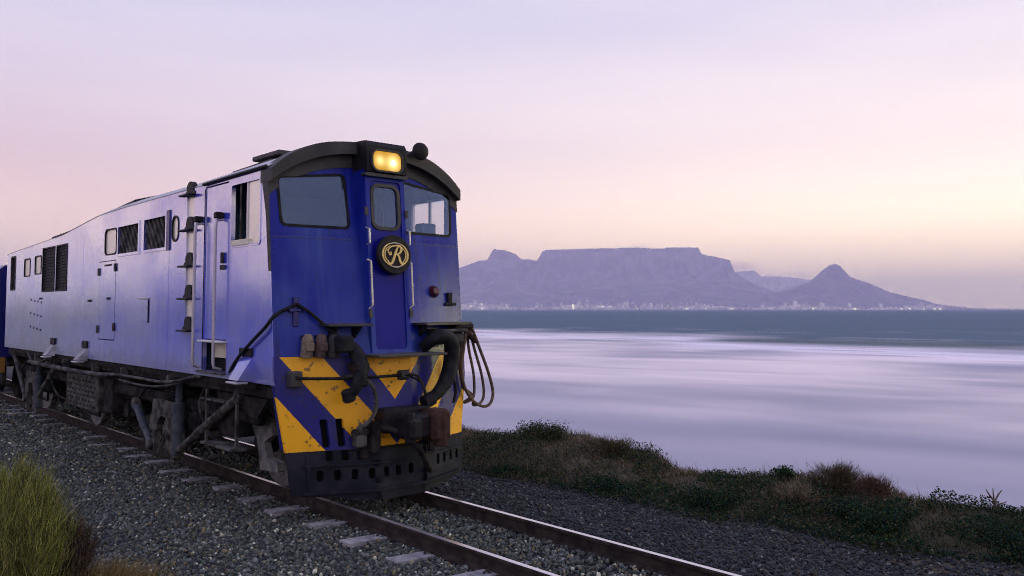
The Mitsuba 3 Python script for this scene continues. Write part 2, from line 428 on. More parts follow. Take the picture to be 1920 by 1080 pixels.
# ---------------------------------------------------------------- mountains across the bay
CF = np.array([math.sin(HEAD), math.cos(HEAD)])
CR = np.array([math.cos(HEAD), -math.sin(HEAD)])


def massif(key, label, dist, prof, front, back, foot, seed, rough=0.10, color='mountain_rock'):
    """A mountain: its skyline (bearing as slope, height in metres) swept over depth with a foot, a scree slope and cliffs cut by ravines."""
    prof = np.array(prof, float)
    us = np.unique(np.concatenate([np.linspace(prof[0, 0], prof[-1, 0], 330), prof[:, 0]]))
    top = np.interp(us, prof[:, 0], prof[:, 1])
    vs = np.concatenate([np.linspace(-front, -0.25 * front, 26), np.linspace(-0.23 * front, 0, 30), np.linspace(0.05 * back, back, 14)])
    U, V = np.meshgrid(us * dist, vs)
    Tp = np.broadcast_to(top, U.shape)
    q = np.stack([U / 420, V / 900, 0 * U], -1)
    gul = np.abs(meshkit.fbm(q, 4, seed) - 0.5) * 2
    cut = (1 - gul) * rough * front
    w = V + cut * sm(0, -0.1 * front, V)
    lower = foot * sm(-front, -0.16 * front, w) ** 1.15
    cliff = (1 - foot) * sm(-0.17 * front, -0.02 * front, w)
    S = np.where(V <= 0, lower + cliff, 1 - sm(0, back, V))
    Z = SEA + 1.0 + (Tp - 1) * S + (meshkit.fbm(q * 4, 3, seed + 5) - 0.5) * 26 * (S > 0.05) * (S < 0.97)
    X = EYE[0] + CR[0] * U + CF[0] * (dist + V)
    Y = EYE[1] + CR[1] * U + CF[1] * (dist + V)
    Z = np.where(S < 0.003, SEA - 2, Z)
    k = put(key, grid_mesh(X, Y, Z), color, True)
    labels[k] = {'label': label, 'category': 'mountain', 'kind': 'structure'}


mat('mountain_rock', proc(lambda p, n, uv: mix((0.055, 0.055, 0.055), (0.085, 0.08, 0.08), smoothstep(0.3, 0.7, fbm(p.x * 0.005, p.y * 0.005, p.z * 0.004, 4)))), 0.95, 0.1)


def sky_line(pts, dist, dx=0):
    return [((x - 960) / 1600, (580.3 - y) / 1600 * dist + 6.3) for x, y in pts]


D1 = 15000.0
massif('flat_topped_mountain', 'hazy purple flat-topped mountain across the bay, right of the locomotive', D1, sky_line([
    (560, 576), (640, 562), (700, 545), (760, 528), (820, 515), (860, 506), (877, 500), (899, 492), (915, 490), (919, 482), (924, 473), (927.5, 469.5), (935, 471), (947, 471.5), (955, 474), (967, 479), (978, 489), (990, 489), (1000, 491), (1006, 491.5),
    (1011, 483), (1015, 475), (1022, 471.5), (1060, 470.7), (1113, 469), (1180, 467.8), (1240, 467.3), (1303, 466), (1305, 470), (1309, 478), (1315, 480), (1321, 481.6), (1330, 483), (1338, 486), (1349, 488.5), (1358, 490.6), (1361, 500), (1366, 512), (1385, 525), (1410, 538), (1450, 553), (1500, 566), (1560, 576), (1600, 579.5)], D1), 3600, 3000, 0.46, 41)
massif('distant_ridge', 'paler low ridge behind, between the flat mountain and the pointed peak', 23000.0, sky_line([
    (1290, 560), (1330, 530), (1366, 513), (1380, 510), (1395, 509), (1407, 508), (1415, 513), (1422, 519), (1440, 519.5), (1453, 519), (1475, 521), (1492, 523), (1526, 527), (1570, 540), (1640, 560), (1700, 579)], 23000.0), 2500, 1500, 0.5, 47)
massif('pointed_peak', 'hazy pointed peak with long side slopes across the bay, at the right', 12500.0, sky_line([
    (1330, 579), (1380, 569), (1410, 561), (1450, 550), (1470, 544), (1492.5, 538), (1526, 527), (1540, 516), (1554, 500.5), (1559, 497.3), (1564, 495.5), (1569, 497.5), (1574, 502), (1588, 519), (1600, 524), (1619, 530), (1640, 539), (1661, 548), (1680, 553), (1703, 558), (1725, 563), (1745, 569), (1774, 575.5), (1799, 578.3), (1840, 579.8)], 12500.0), 1500, 1800, 0.55, 53, 0.06)

# the town along the far shore: one mass of pale blocks
cityb, citylit = [], []
for i in range(2600):
    px_ = 862 + 910 * rng.random()
    near_peak = px_ > 1400
    if near_peak and px_ > 1400 + 370 * rng.random() ** 0.5 and rng.random() < 0.3:
        continue
    band = rng.random() ** 2.2
    dist = (11050 + 1250 * band) if not near_peak else (10980 + 650 * band)
    centre = 0.35 + 0.65 * math.exp(-((px_ - 1200) / 150) ** 2) + 0.7 * math.exp(-((px_ - 1260) / 40) ** 2)
    w, d_, h = rng.uniform(14, 48), rng.uniform(12, 30), rng.uniform(8, 24) + (rng.random() < 0.05 * centre) * rng.uniform(25, 75)
    U = (px_ - 960) / 1600 * dist
    base = SEA + 2 + (dist - 10950) * (0.060 if not near_peak else 0.085) * (0.6 + 0.4 * math.sin(px_ * 0.03))
    b = trimesh.creation.box([w, d_, h + 30])
    b.apply_transform(trimesh.transformations.rotation_matrix(rng.uniform(-0.5, 0.5) - HEAD, [0, 0, 1]))
    b.apply_translation([EYE[0] + CR[0] * U + CF[0] * dist, EYE[1] + CR[1] * U + CF[1] * dist, base + h / 2 - 15])
    (citylit if rng.random() < 0.05 else cityb).append((b, rng.uniform(0.3, 0.95)))
vc = np.concatenate([np.tile(np.array([[a, a * 0.95, a * 0.93]]), (8, 1)) for b, a in cityb])
put('far_town', trimesh.util.concatenate([b for b, a in cityb]), 'leaf', False, color=vc)
labels['far_town'] = {'label': 'pale hazy town along the far shore at the foot of the mountains', 'category': 'town', 'kind': 'stuff'}
scene['far_town_lights'] = mikit.ply(trimesh.util.concatenate([b for b, a in citylit]), None, emitter={'type': 'area', 'radiance': {'type': 'rgb', 'value': [0.115, 0.105, 0.105]}})
labels['far_town_lights'] = {'label': 'bright lit blocks of the far town on the shore', 'category': 'lights', 'kind': 'stuff'}
U_, V_ = np.meshgrid(np.linspace(-4200, 5900, 60), np.linspace(10950, 13600, 14))
shore_z = SEA - 1 + 3.2 * sm(0, 60, V_ - 10950) + (V_ - 10950) * 0.05 * sm(5850, 4200, U_)
put('far_shore', grid_mesh(EYE[0] + CR[0] * U_ + CF[0] * V_, EYE[1] + CR[1] * U_ + CF[1] * V_, shore_z), 'mountain_rock', True)
labels['far_shore'] = {'label': 'low far shore under the mountains', 'category': 'shore', 'kind': 'structure'}

scene['haze'] = {'type': 'cube', 'to_world': T().translate([0, 0, 553]).scale([34000, 34000, 562]), 'bsdf': {'type': 'null'}, 'interior': {'type': 'ref', 'id': 'air'}}
labels['haze'] = {'label': 'pale violet evening haze over the bay', 'category': 'haze', 'kind': 'stuff'}

# ---------------------------------------------------------------- the track
TRACK = thing('railway_track', 'single railway track of dark steel rails on concrete sleepers under the locomotive', 'railway track')
RG = 0.58


def rail_profile():
    h = [(-0.066, -0.172), (-0.066, -0.163), (-0.018, -0.150), (-0.009, -0.140), (-0.009, -0.048), (-0.034, -0.036), (-0.036, -0.010), (-0.029, -0.0015)]
    return h + [(-x, z) for x, z in h[::-1]]


def rail_mesh(cx):
    P = Polygon(rail_profile())
    m = extr(P, 130.0)
    v = m.vertices.copy()
    m.vertices = np.stack([cx + v[:, 0], v[:, 2] - 22.0, v[:, 1]], 1)
    m.fix_normals()
    return m


for s in (-1, 1):
    r = put(TRACK + '__rail', rail_mesh(s * RG), 'rail_rust', 25)
    labels[r] = {'label': 'near rail' if s < 0 else 'far rail'}
    put(r + '__running_surface', bx(s * RG - 0.027, s * RG + 0.027, -22, 108, -0.004, 0.0015, 0.0012), 'polished_rail')
SLEEPER_Y = []
sl_poly = Polygon([(-0.125, -0.36), (0.125, -0.36), (0.105, -0.178), (-0.105, -0.178)])
for k in range(-10, 34):
    y0 = -0.36 + 0.875 * k + rng.uniform(-0.03, 0.03)
    ln = 1.05 + rng.uniform(-0.04, 0.06)
    m = extr(sl_poly, 2 * ln)
    v = m.vertices.copy()
    v2 = np.stack([v[:, 2] - ln, y0 + v[:, 0], v[:, 1] + 0.0], 1)
    v2[:, 2] += -0.030 + 0.075 * sm(0.70, 1.0, -v2[:, 0]) * (v2[:, 2] > -0.2) + rng.uniform(-0.022, 0.004)
    SLEEPER_Y.append(y0)
    v2 = v2 @ trimesh.transformations.rotation_matrix(rng.uniform(-0.02, 0.02), [0, 0, 1])[:3, :3].T
    m.vertices = v2
    m.fix_normals()
    sl = put(TRACK + '__sleeper', m, 'concrete')
    if -8 <= k <= 6:
        for s in (-1, 1):
            for t in (-1, 1):
                put(sl + '__rail_clip', tube([(s * RG + t * 0.045, y0 - 0.03, -0.155), (s * RG + t * 0.085, y0 - 0.02, -0.125), (s * RG + t * 0.115, y0 + 0.01, -0.15), (s * RG + t * 0.09, y0 + 0.04, -0.165)], 0.010, 5, 3), 'rail_rust')

# ---------------------------------------------------------------- ballast stones
def stones(n_list):
    kinds = []
    for k in range(7):
        s = trimesh.creation.icosphere(subdivisions=0, radius=1.0)
        r_ = np.random.default_rng(50 + k)
        v = s.vertices * (1 + 0.30 * (r_.random((len(s.vertices), 1)) - 0.5)) * np.array([1.0, r_.uniform(0.6, 0.95), r_.uniform(0.5, 0.8)])
        v = np.clip(v, -0.78, 0.78) if k % 2 else v
        kinds.append((v, s.faces))
    V, F, C, off = [], [], [], 0
    for (x0, x1, y0, y1, dens, r0, r1, hi) in n_list:
        n = int((x1 - x0) * (y1 - y0) * dens)
        x, y = rng.uniform(x0, x1, n), rng.uniform(y0, y1, n)
        keep = ~((abs(abs(x) - RG) < 0.06))
        keep &= ~((x > 0) & (x > bank_edge(y) + 0.25))
        near_sl = np.abs(y[:, None] - np.array(SLEEPER_Y)[None]).min(1) < 0.12
        keep &= ~(near_sl & (x < -0.62) & (x > -1.1 + 0.12 * rng.random(n)) & (rng.random(n) < 0.42))
        x, y = x[keep], y[keep]
        n = len(x)
        z = land(x, y)
        rad_ = rng.uniform(r0, r1, n) * np.where(rng.random(n) < 0.12, 1.35, 1)
        for k, (v, f) in enumerate(kinds[(0 if hi else 3):]):
            idx = np.nonzero((np.arange(n) % (len(kinds) - (0 if hi else 3))) == k)
            i = idx[0]
            q = rng.normal(size=(len(i), 4))
            q /= np.linalg.norm(q, axis=1, keepdims=True)
            w_, a, b, c = q.T
            R = np.stack([1 - 2 * (b * b + c * c), 2 * (a * b - w_ * c), 2 * (a * c + w_ * b), 2 * (a * b + w_ * c), 1 - 2 * (a * a + c * c), 2 * (b * c - w_ * a), 2 * (a * c - w_ * b), 2 * (b * c + w_ * a), 1 - 2 * (a * a + b * b)], -1).reshape(-1, 3, 3)
            P = np.einsum('nij,vj->nvi', R, v) * rad_[i][:, None, None] + np.stack([x[i], y[i], z[i] + rad_[i] * rng.uniform(-0.1, 0.65, len(i)) + 0.022 * (abs(x[i]) < 0.52)], -1)[:, None]
            V.append(P.reshape(-1, 3))
            F.append((f[None] + (np.arange(len(i)) * len(v))[:, None, None]).reshape(-1, 3) + off)
            off += len(i) * len(v)
            t = rng.random((len(i), 1))
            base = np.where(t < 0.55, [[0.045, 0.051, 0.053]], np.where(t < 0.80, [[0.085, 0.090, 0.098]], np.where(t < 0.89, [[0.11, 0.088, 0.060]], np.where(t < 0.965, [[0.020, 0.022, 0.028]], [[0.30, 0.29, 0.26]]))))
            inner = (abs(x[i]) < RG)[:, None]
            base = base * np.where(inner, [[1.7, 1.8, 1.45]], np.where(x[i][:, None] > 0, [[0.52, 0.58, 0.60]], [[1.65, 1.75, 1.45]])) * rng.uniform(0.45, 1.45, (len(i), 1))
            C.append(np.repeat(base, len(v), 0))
    return np.vstack(V), np.vstack(F), np.vstack(C)


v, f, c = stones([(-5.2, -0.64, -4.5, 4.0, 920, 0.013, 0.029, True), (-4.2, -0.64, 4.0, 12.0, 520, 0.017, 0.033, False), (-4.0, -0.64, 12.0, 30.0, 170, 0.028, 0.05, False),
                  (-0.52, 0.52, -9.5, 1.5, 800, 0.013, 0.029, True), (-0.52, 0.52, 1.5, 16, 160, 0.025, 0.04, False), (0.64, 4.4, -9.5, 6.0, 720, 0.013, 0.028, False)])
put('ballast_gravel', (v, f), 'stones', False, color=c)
labels['ballast_gravel'] = {'label': 'loose dark blue-grey ballast stones around the rails', 'category': 'gravel', 'kind': 'stuff'}

# ---------------------------------------------------------------- the locomotive
LOCO = thing('locomotive', 'blue electric locomotive with yellow warning chevrons and lit headlight, leading the train on the track', 'locomotive')
HW, ZB, ZG, LEN = 1.375, 1.42, 3.93, 13.4
ROOF_Y, EAVE_Z, CROWN_Z = [0, 3, 5.2, 6.5, 7.6, 8.8, 13.4], [3.93, 3.92, 3.91, 3.89, 3.80, 3.70, 3.55], [4.34, 4.25, 4.25, 4.22, 4.06, 3.95, 3.80]


def L(part):
    return LOCO + '__' + part


def rake(z):
    return -0.095 * (2.9 - np.asarray(z, float))


def face_y(x, z):
    """The two front facets: nearly flat at the windscreens, drawn out to a blunt V lower down."""
    v = np.clip(0.07 + 0.25 * (3.8 - z) / 2.05, 0.07, 0.36)
    return rake(z) - v * (1 - np.clip((np.abs(x) - 0.30) / 1.075, 0, 1))


def skirt_y(x, z):
    return rake(z) - 0.36 * (1 - np.clip((np.abs(x) - 0.30) / 1.075, 0, 1)) * np.where(z < 1.8, 1, 1)


def col_y(x, z):
    return rake(z) - 0.35


def on_front(poly, fn, d0, d1, step=0.25, squeeze=None):
    """Polygon in (x, z) laid on the front surface fn, reaching from d0 (behind) to d1 (proud, towards the camera)."""
    m = extr(poly, 1.0)
    if step:
        m = fine(m, step) if step < 0.9 else m
    v = m.vertices
    x, z = v[:, 0].copy(), v[:, 1]
    if squeeze is not None:
        x = x * squeeze(z)
    y = fn(v[:, 0], z) + d0 * (1 - v[:, 2]) - d1 * v[:, 2]
    m = trimesh.Trimesh(np.stack([x, y, z], 1), m.faces, process=False)
    m.fix_normals()
    return m


# --- side walls
holes = {
    'cab': rr(0.27, 1.08, 3.05, 3.83, 0.05), 'door': sbox(1.17, 1.49, 1.90, 3.89), 'ladder': rr(2.30, 2.54, 2.02, 3.90, 0.03),
    'gr1': sbox(4.44, 3.16, 5.42, 3.62), 'gr2': sbox(3.29, 3.16, 4.20, 3.64), 'win1': rr(5.52, 6.12, 3.19, 3.61, 0.09), 'win2': rr(2.83, 3.07, 3.24, 3.59, 0.11),
    'hatch': sbox(5.52, 1.77, 6.40, 3.09), 'dg1': sbox(9.28, 2.64, 10.18, 3.51), 'dg2': sbox(8.40, 2.64, 9.14, 3.51),
    'win3': rr(11.22, 11.72, 2.99, 3.36, 0.05), 'win4': rr(10.30, 10.80, 3.01, 3.38, 0.05), 'rearwin': rr(12.55, 12.98, 2.72, 3.46, 0.04)}
outline = Polygon([(float(rake(ZB)), ZB), (LEN, ZB)] + list(zip(ROOF_Y[:0:-1], EAVE_Z[:0:-1])) + [(float(rake(ZG)), ZG)])
lw = outline
for h in holes.values():
    lw = lw.difference(h)
wall = on_side(lw, -HW, 0.05)
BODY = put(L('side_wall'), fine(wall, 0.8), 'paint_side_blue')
labels[BODY] = {'label': 'glossy faded blue near side wall reflecting the pale sky'}
put(L('side_wall'), on_side(outline.difference(holes['cab']).difference(holes['win1']), HW, -0.05), 'paint_side_blue')
put(L('rear_wall'), bx(-HW + 0.05, HW - 0.05, LEN - 0.06, LEN - 0.002, ZB + 0.002, EAVE_Z[-1] - 0.01), 'paint_front_blue')
puts(L('underframe'), [bx(-1.30, 1.30, 0.0, LEN - 0.05, 1.24, 1.415, 0.02), bx(-1.345, -1.302, 0.4, LEN - 0.3, 1.335, 1.418)], 'frame_grime')
put(L('cab_interior__floor'), bx(-1.32, 1.32, -0.02, 2.0, 1.95, 2.02), 'interior_dark')
puts(L('cab_interior__bulkhead'), [bx(-1.32, 1.32, 2.0, 2.05, ZB + 0.01, 3.95), bx(-0.95, 0.95, 2.0, 2.05, 3.951, 4.12)], 'interior_grey')
put(L('cab_interior__ceiling'), bx(-1.30, 1.30, 0.12, 1.99, 3.90, 3.93), 'interior_grey')
put(L('cab_interior__desk'), [bx(-1.25, -0.35, 0.10, 0.62, 2.02, 2.95, 0.03), bx(-1.15, -0.55, 0.45, 0.66, 2.95, 3.18, 0.02)], 'interior_dark')
put(L('cab_interior__desk'), [bx(0.40, 1.20, 0.10, 0.55, 2.02, 3.00, 0.03), bx(0.95, 1.18, 0.25, 0.45, 3.00, 3.45, 0.02)], 'interior_grey')
put(L('cab_interior__seat'), [bx(-1.05, -0.55, 0.95, 1.40, 2.48, 2.58, 0.03), bx(-1.03, -0.57, 1.36, 1.46, 2.55, 3.20, 0.04), bx(-0.84, -0.76, 1.10, 1.2, 2.02, 2.48)], 'interior_dark')
put(L('engine_room_partition'), bx(-1.0, 1.32, 2.06, LEN - 0.08, ZB + 0.03, 3.52), 'dark_recess')

# near cab window: pale sliding pane half open over a dark cab
w = put(L('cab_window'), on_side(holes['cab'].buffer(0.012).difference(holes['cab'].buffer(-0.012)), -HW - 0.010, 0.03), 'paint_side_blue')
labels[w] = {'label': 'near cab side window, half open with a pale sliding pane'}
put(w + '__sliding_pane', on_side(rr(0.285, 0.62, 3.07, 3.815, 0.04), -HW + 0.014, 0.008), 'pale_pane')
put(w + '__sill', bx(-HW - 0.02, -HW + 0.04, 0.55, 1.04, 3.055, 3.13, 0.008), 'cream_paint')
put(w + '__mullion', bx(-HW + 0.004, -HW + 0.022, 0.62, 0.66, 3.06, 3.825), 'handrail_metal')
put(w + '__mullion', bx(-HW + 0.02, -HW + 0.035, 0.86, 0.885, 3.06, 3.825), 'dusty_steel')
w = put(L('cab_window'), on_side(holes['cab'].buffer(0.02).difference(holes['cab'].buffer(-0.03)), HW - 0.03, 0.04), 'handrail_metal')
put(w + '__pane', on_side(holes['cab'].buffer(-0.02), HW - 0.012, -0.003), 'pane_glass')
put(w + '__mullion', bx(HW - 0.02, HW + 0.008, 0.64, 0.68, 3.06, 3.82), 'white_paint')

# cab door and the steps under it
d = put(L('cab_door'), on_side(sbox(1.185, 1.90, 1.885, 3.872), -HW + 0.010, 0.03), 'paint_side_blue')
labels[d] = {'label': 'narrow cab side door between two upright handrails'}
put(d + '__handle', [bx(-HW - 0.028, -HW + 0.01, 1.30, 1.34, 2.86, 3.0, 0.006), bx(-HW - 0.02, -HW + 0.01, 1.27, 1.37, 2.78, 2.84, 0.006)], 'dusty_steel')
s_ = put(L('door_step'), [bx(-HW - 0.09, -HW + 0.16, 1.17, 1.88, 1.86, 1.885, 0.006)], 'white_paint')
put(s_ + '__cream_panel', bx(-HW + 0.10, -HW + 0.13, 1.17, 1.80, 1.66, 1.858), 'cream_paint')
put(s_ + '__foot_hole', bx(-HW + 0.14, -HW + 0.30, 1.18, 1.89, 1.44, 1.67), 'dark_recess')
put(s_ + '__tread', bx(-HW - 0.06, -HW + 0.16, 1.17, 1.98, 1.462, 1.487, 0.006), 'dusty_steel')
for y0 in (2.02, 1.36):
    hr = put(L('handrail'), tube([(-HW + 0.02, y0, 3.43), (-HW - 0.075, y0, 3.40), (-HW - 0.085, y0, 3.30), (-HW - 0.085, y0, 1.62), (-HW - 0.075, y0, 1.55), (-HW + 0.02, y0, 1.52)], 0.021, 9), 'handrail_metal', 40)
    put(hr + '__bracket', bx(-HW - 0.10, -HW + 0.005, y0 - 0.045, y0 + 0.045, 3.43, 3.51, 0.012), 'black_paint')
put(L('rain_gutter'), tube([(-HW - 0.02, 0.10, 3.945), (-HW - 0.02, 1.93, 3.925)], 0.022, 6), 'black_paint')
put(L('door_seam'), bx(-HW - 0.004, -HW + 0.02, 1.905, 1.925, 1.50, 3.86), 'dark_recess')
put(L('corner_post'), on_side(Polygon([(float(rake(3.90)) - 0.012, 3.90), (float(rake(3.90)) + 0.17, 3.90), (float(rake(3.3)) + 0.085, 3.4), (float(rake(2.72)) + 0.05, 2.72), (float(rake(2.72)) - 0.012, 2.72)]), -HW - 0.008, 0.006), 'visor_grey')

# climbing steps up the side: cream channel with black toe holes
lad = put(L('climbing_steps'), on_side(holes['ladder'].buffer(0.0), -HW + 0.022, 0.02), 'pale_pane')
labels[lad] = {'label': 'column of black toe steps set in a cream channel'}
for z0 in (3.93, 3.45, 2.96, 2.52, 2.09):
    dome = Polygon([(2.25, z0 - 0.10), (2.25, z0 - 0.055), (2.31, z0 - 0.03)] + [(2.42 - 0.12 * math.cos(t), z0 - 0.01 + 0.105 * math.sin(t)) for t in np.linspace(0, math.pi, 9)] + [(2.53, z0 - 0.03), (2.59, z0 - 0.055), (2.59, z0 - 0.10)])
    st = put(lad + '__step', on_side(dome, -HW - 0.012, 0.06), 'black_paint')
    put(lad + '__tread', bx(-HW - 0.10, -HW - 0.0125, 2.24, 2.60, z0 - 0.112, z0 - 0.086, 0.006), 'black_paint')

# louvred grilles and small windows
for key, nm in (('gr1', 'left of the pair'), ('gr2', 'right of the pair')):
    h = holes[key]
    y0, z0, y1, z1 = h.bounds
    g = put(L('louvre_grille'), on_side(h.buffer(0.03, join_style=2).difference(h.buffer(-0.012, join_style=2)), -HW - 0.018, 0.045), 'paint_side_blue')
    labels[g] = {'label': 'slanted louvre grille, ' + nm}
    put(g + '__backing', on_side(h, -HW + 0.06, 0.01), 'dark_recess')
    sl = []
    for k in np.arange(y0 - 1.2, y1 + 1.2, 0.165):
        ln = LineString([(k - 0.42, z0 - 0.25), (k + 0.42, z1 + 0.25)]).buffer(0.034, cap_style=2).intersection(h.buffer(-0.004, join_style=2))
        if ln.area > 1e-4:
            sl.append(on_side(ln, -HW + 0.018, 0.03))
    for s2 in sl:
        put(g + '__slat', s2, 'dusty_steel')
put(L('trim_strip'), bx(-HW - 0.02, -HW + 0.01, 3.14, 3.25, 3.12, 3.70, 0.005), 'coach_blue')
for key in ('win1', 'win2', 'win3', 'win4'):
    h = holes[key]
    w = put(L('side_window'), on_side(h.buffer(0.012).difference(h.buffer(-0.012)), -HW - 0.010, 0.04), 'black_paint')
    put(w + '__pane', on_side(h.buffer(-0.004), -HW + 0.012, 0.006), 'pale_pane')
labels[LOCO + '__side_window'] = {'label': 'cream rounded window left of the louvre grilles'}
for key in ('dg1', 'dg2'):
    h = holes[key]
    y0, z0, y1, z1 = h.bounds
    g = put(L('dark_grille'), on_side(h.buffer(0.015, join_style=2).difference(h.buffer(-0.012, join_style=2)), -HW - 0.010, 0.04), 'black_paint')
    put(g + '__mesh', on_side(h, -HW + 0.035, 0.01), 'black_paint')
    ve = [bx(-HW + 0.012, -HW + 0.034, y0 + 0.01, y1 - 0.01, z, z + 0.02) for z in np.arange(z0 + 0.02, z1 - 0.03, 0.06)]
    puts(g + '__slat', ve, 'interior_dark')
h = holes['rearwin']
w = put(L('rear_cab_window'), on_side(h.buffer(0.02).difference(h.buffer(-0.02)), -HW - 0.008, 0.03), 'dusty_steel')
put(w + '__pane', on_side(h, -HW + 0.03, 0.006), 'dark_recess')
hd = put(L('engine_room_door'), on_side(sbox(5.535, 1.787, 6.383, 3.075), -HW - 0.003, 0.03), 'paint_side_blue')
for z0 in (1.93, 2.90):
    put(hd + '__hinge', bx(-HW - 0.025, -HW - 0.002, 5.49, 5.57, z0, z0 + 0.13, 0.006), 'black_paint')
    put(hd + '__hinge', bx(-HW - 0.025, -HW - 0.002, 6.35, 6.43, z0 - 0.05, z0 + 0.08, 0.006), 'dusty_steel')
put(hd + '__vent_slot', bx(-HW - 0.012, -HW - 0.002, 5.75, 6.1, 3.0, 3.03, 0.004), 'black_paint')
fl = put(L('inspection_flap'), bx(-HW - 0.008, -HW + 0.01, 3.98, 4.36, 2.09, 2.43, 0.004), 'paint_side_blue')
put(fl + '__lip', bx(-HW - 0.03, -HW + 0.0, 3.94, 4.40, 2.435, 2.455, 0.004), 'white_paint')
put(fl + '__seam', bx(-HW - 0.012, -HW + 0.01, 3.945, 3.968, 2.08, 2.43), 'dark_recess')
for y0, z0 in ((6.9, 2.43), (5.85, 2.46), (10.25, 2.5)):
    put(L('catch'), bx(-HW - 0.025, -HW + 0.01, y0 - 0.06, y0 + 0.06, z0 - 0.02, z0 + 0.02, 0.006), 'black_paint')
for k in range(4):
    for j in range(3):
        put(L('lifting_socket'), disc((-HW - 0.004, 10.2 + 0.28 * k, 2.42 - 0.28 * j + 0.02 * k), (1, 0, 0), 0.022, 0.012, 8), 'black_paint')
for y0 in (3.17, 7.35, 12.15):
    put(L('panel_seam'), bx(-HW - 0.0035, -HW + 0.01, y0, y0 + 0.028, ZB + 0.02, ZG - 0.32), 'paint_side_blue')
for y0 in (2.18, 5.48, 6.46, 8.28):
    rv = [disc((-HW - 0.0, y0, z), (1, 0, 0), 0.011, 0.010, 6) for z in np.arange(1.55, 3.50, 0.16)]
    k = put(L('rivets'), rv, 'paint_side_blue')
    labels[k] = {'kind': 'stuff'}
rv = [disc((-HW - 0.0, y, 1.50), (1, 0, 0), 0.011, 0.010, 6) for y in np.arange(2.4, 13.2, 0.2)]
labels[put(L('rivets'), rv, 'paint_side_blue')] = {'kind': 'stuff'}
# sand fillers along the foot of the side
for y0, big in ((9.05, 0), (6.95, 0), (0.42, 1)):
    w = 0.30 if big else 0.26
    z0 = 1.45 if big else 1.40
    h = 0.27 if big else 0.20
    sf = put(L('sand_filler'), trimesh.convex.convex_hull([(-HW + 0.0, y0, z0 + h), (-HW + 0.0, y0 + w, z0 + h), (-HW - 0.17, y0 + 0.02, z0), (-HW - 0.17, y0 + w - 0.02, z0), (-HW + 0.0, y0, z0 - 0.02), (-HW + 0.0, y0 + w, z0 - 0.02)]), 'paint_side_blue' if big else 'dull_white')
    put(sf + '__slot', bx(-HW - 0.03, -HW + 0.0, y0 - 0.02, y0 + w + 0.02, z0 + h + 0.002, z0 + h + (0.10 if big else 0.13), 0.01), 'black_paint')
    put(sf + '__lip', bx(-HW - 0.20, -HW - 0.05, y0, y0 + w, z0 - 0.045, z0 - 0.022, 0.006), 'handrail_metal')

# --- roof
def roof_z(x, y):
    e = np.interp(y, ROOF_Y, EAVE_Z)
    return e + (np.interp(y, ROOF_Y, CROWN_Z) - e) * (1 - np.abs(np.asarray(x) / (HW + 0.012)) ** 2.6)


rx = np.concatenate([np.linspace(-HW - 0.012, -1.1, 9), np.linspace(-1.0, 1.0, 17), np.linspace(1.1, HW + 0.012, 9)])
ry = np.concatenate([[0.12], np.linspace(0.4, LEN, 66)])
RX, RY = np.meshgrid(rx, ry)
top_ = grid_mesh(RX, RY, roof_z(RX, RY))
back_ = trimesh.Trimesh(np.vstack([np.stack([rx, 0 * rx + LEN, roof_z(rx, LEN)], 1), [[0, LEN, EAVE_Z[-1] - 0.01]]]), [[i, len(rx), i + 1] for i in range(len(rx) - 1)], process=False)
put(L('roof'), [top_, back_], 'roof_grey', 40)
for k, (y0, y1, x0, x1, hh, m_) in enumerate(((1.35, 2.60, -0.75, 0.1, 0.06, 'dusty_steel'), (5.6, 7.3, -1.12, -0.5, 0.06, 'black_paint'), (9.3, 10.6, -1.16, -0.6, 0.06, 'black_paint'))):
    zb, zt = roof_z(x0, y0) - 0.05, roof_z(x1, y0) + hh
    hp = trimesh.convex.convex_hull([(x, y, z) for y in (y0, y1) for x, z in ((x0, roof_z(x0, y) - 0.06), (x1, roof_z(x1, y) - 0.06), (x0 + 0.04, roof_z(x0, y) + hh), (x1, roof_z(x1, y) + hh))])
    rh = put(L('roof_hatch'), hp, m_)
    if k == 0:
        put(rh + '__cover', bx(x0 + 0.1, x1, y0 - 0.05, y0 + 0.75, roof_z(x1, y0) + hh - 0.02, roof_z(x1, y0) + hh + 0.045, 0.012), 'visor_grey')

# --- front: facets with windscreens, the column with the door
def facet_poly(s):
    xo = [HW - 0.002, 0.285]
    P = Polygon([(s * xo[1], 1.74), (s * xo[0], 1.70), (s * xo[0], 3.80)] + [(s * x, min(float(roof_z(x, 0.1)) - 0.02, 3.83 + 0.44 * (1 - (x / 1.395) ** 3.2))) for x in np.linspace(HW - 0.01, xo[1], 9)])
    return P.buffer(0)


def screen_poly(s):
    P = Polygon([(s * 0.40, 3.27), (s * 1.235, 3.27), (s * 1.265, 3.83), (s * 0.41, 3.93)])
    return P.buffer(-0.06).buffer(0.06, quad_segs=5)


for s in (-1, 1):
    sp = screen_poly(s)
    fp = put(L('front_panel'), on_front(facet_poly(s).difference(sp), face_y, 0.045, 0.0, 0.22), 'paint_front_blue')
    w = put(L('windscreen'), on_front(sp.buffer(0.02).difference(sp.buffer(-0.012)), face_y, 0.03, 0.008, 0.3), 'rubber')
    labels[w] = {'label': 'windscreen ' + ('nearer the track-side bush, dull blue-grey' if s < 0 else 'on the sea side, bright with the sky seen through it')}
    put(w + '__pane', on_front(sp.buffer(-0.004), face_y, -0.002, 0.003, 0.5), 'pane_glass')
colp = Polygon([(-0.285, 1.74), (0.285, 1.74), (0.285, 3.99), (-0.285, 3.99)])
cwin = rr(-0.185, 0.185, 3.28, 3.80, 0.09)
put(L('front_column'), [on_front(colp.difference(rr(-0.225, 0.225, 1.80, 3.86, 0.05)), col_y, 0.40, 0.0, 0)], 'paint_front_blue')
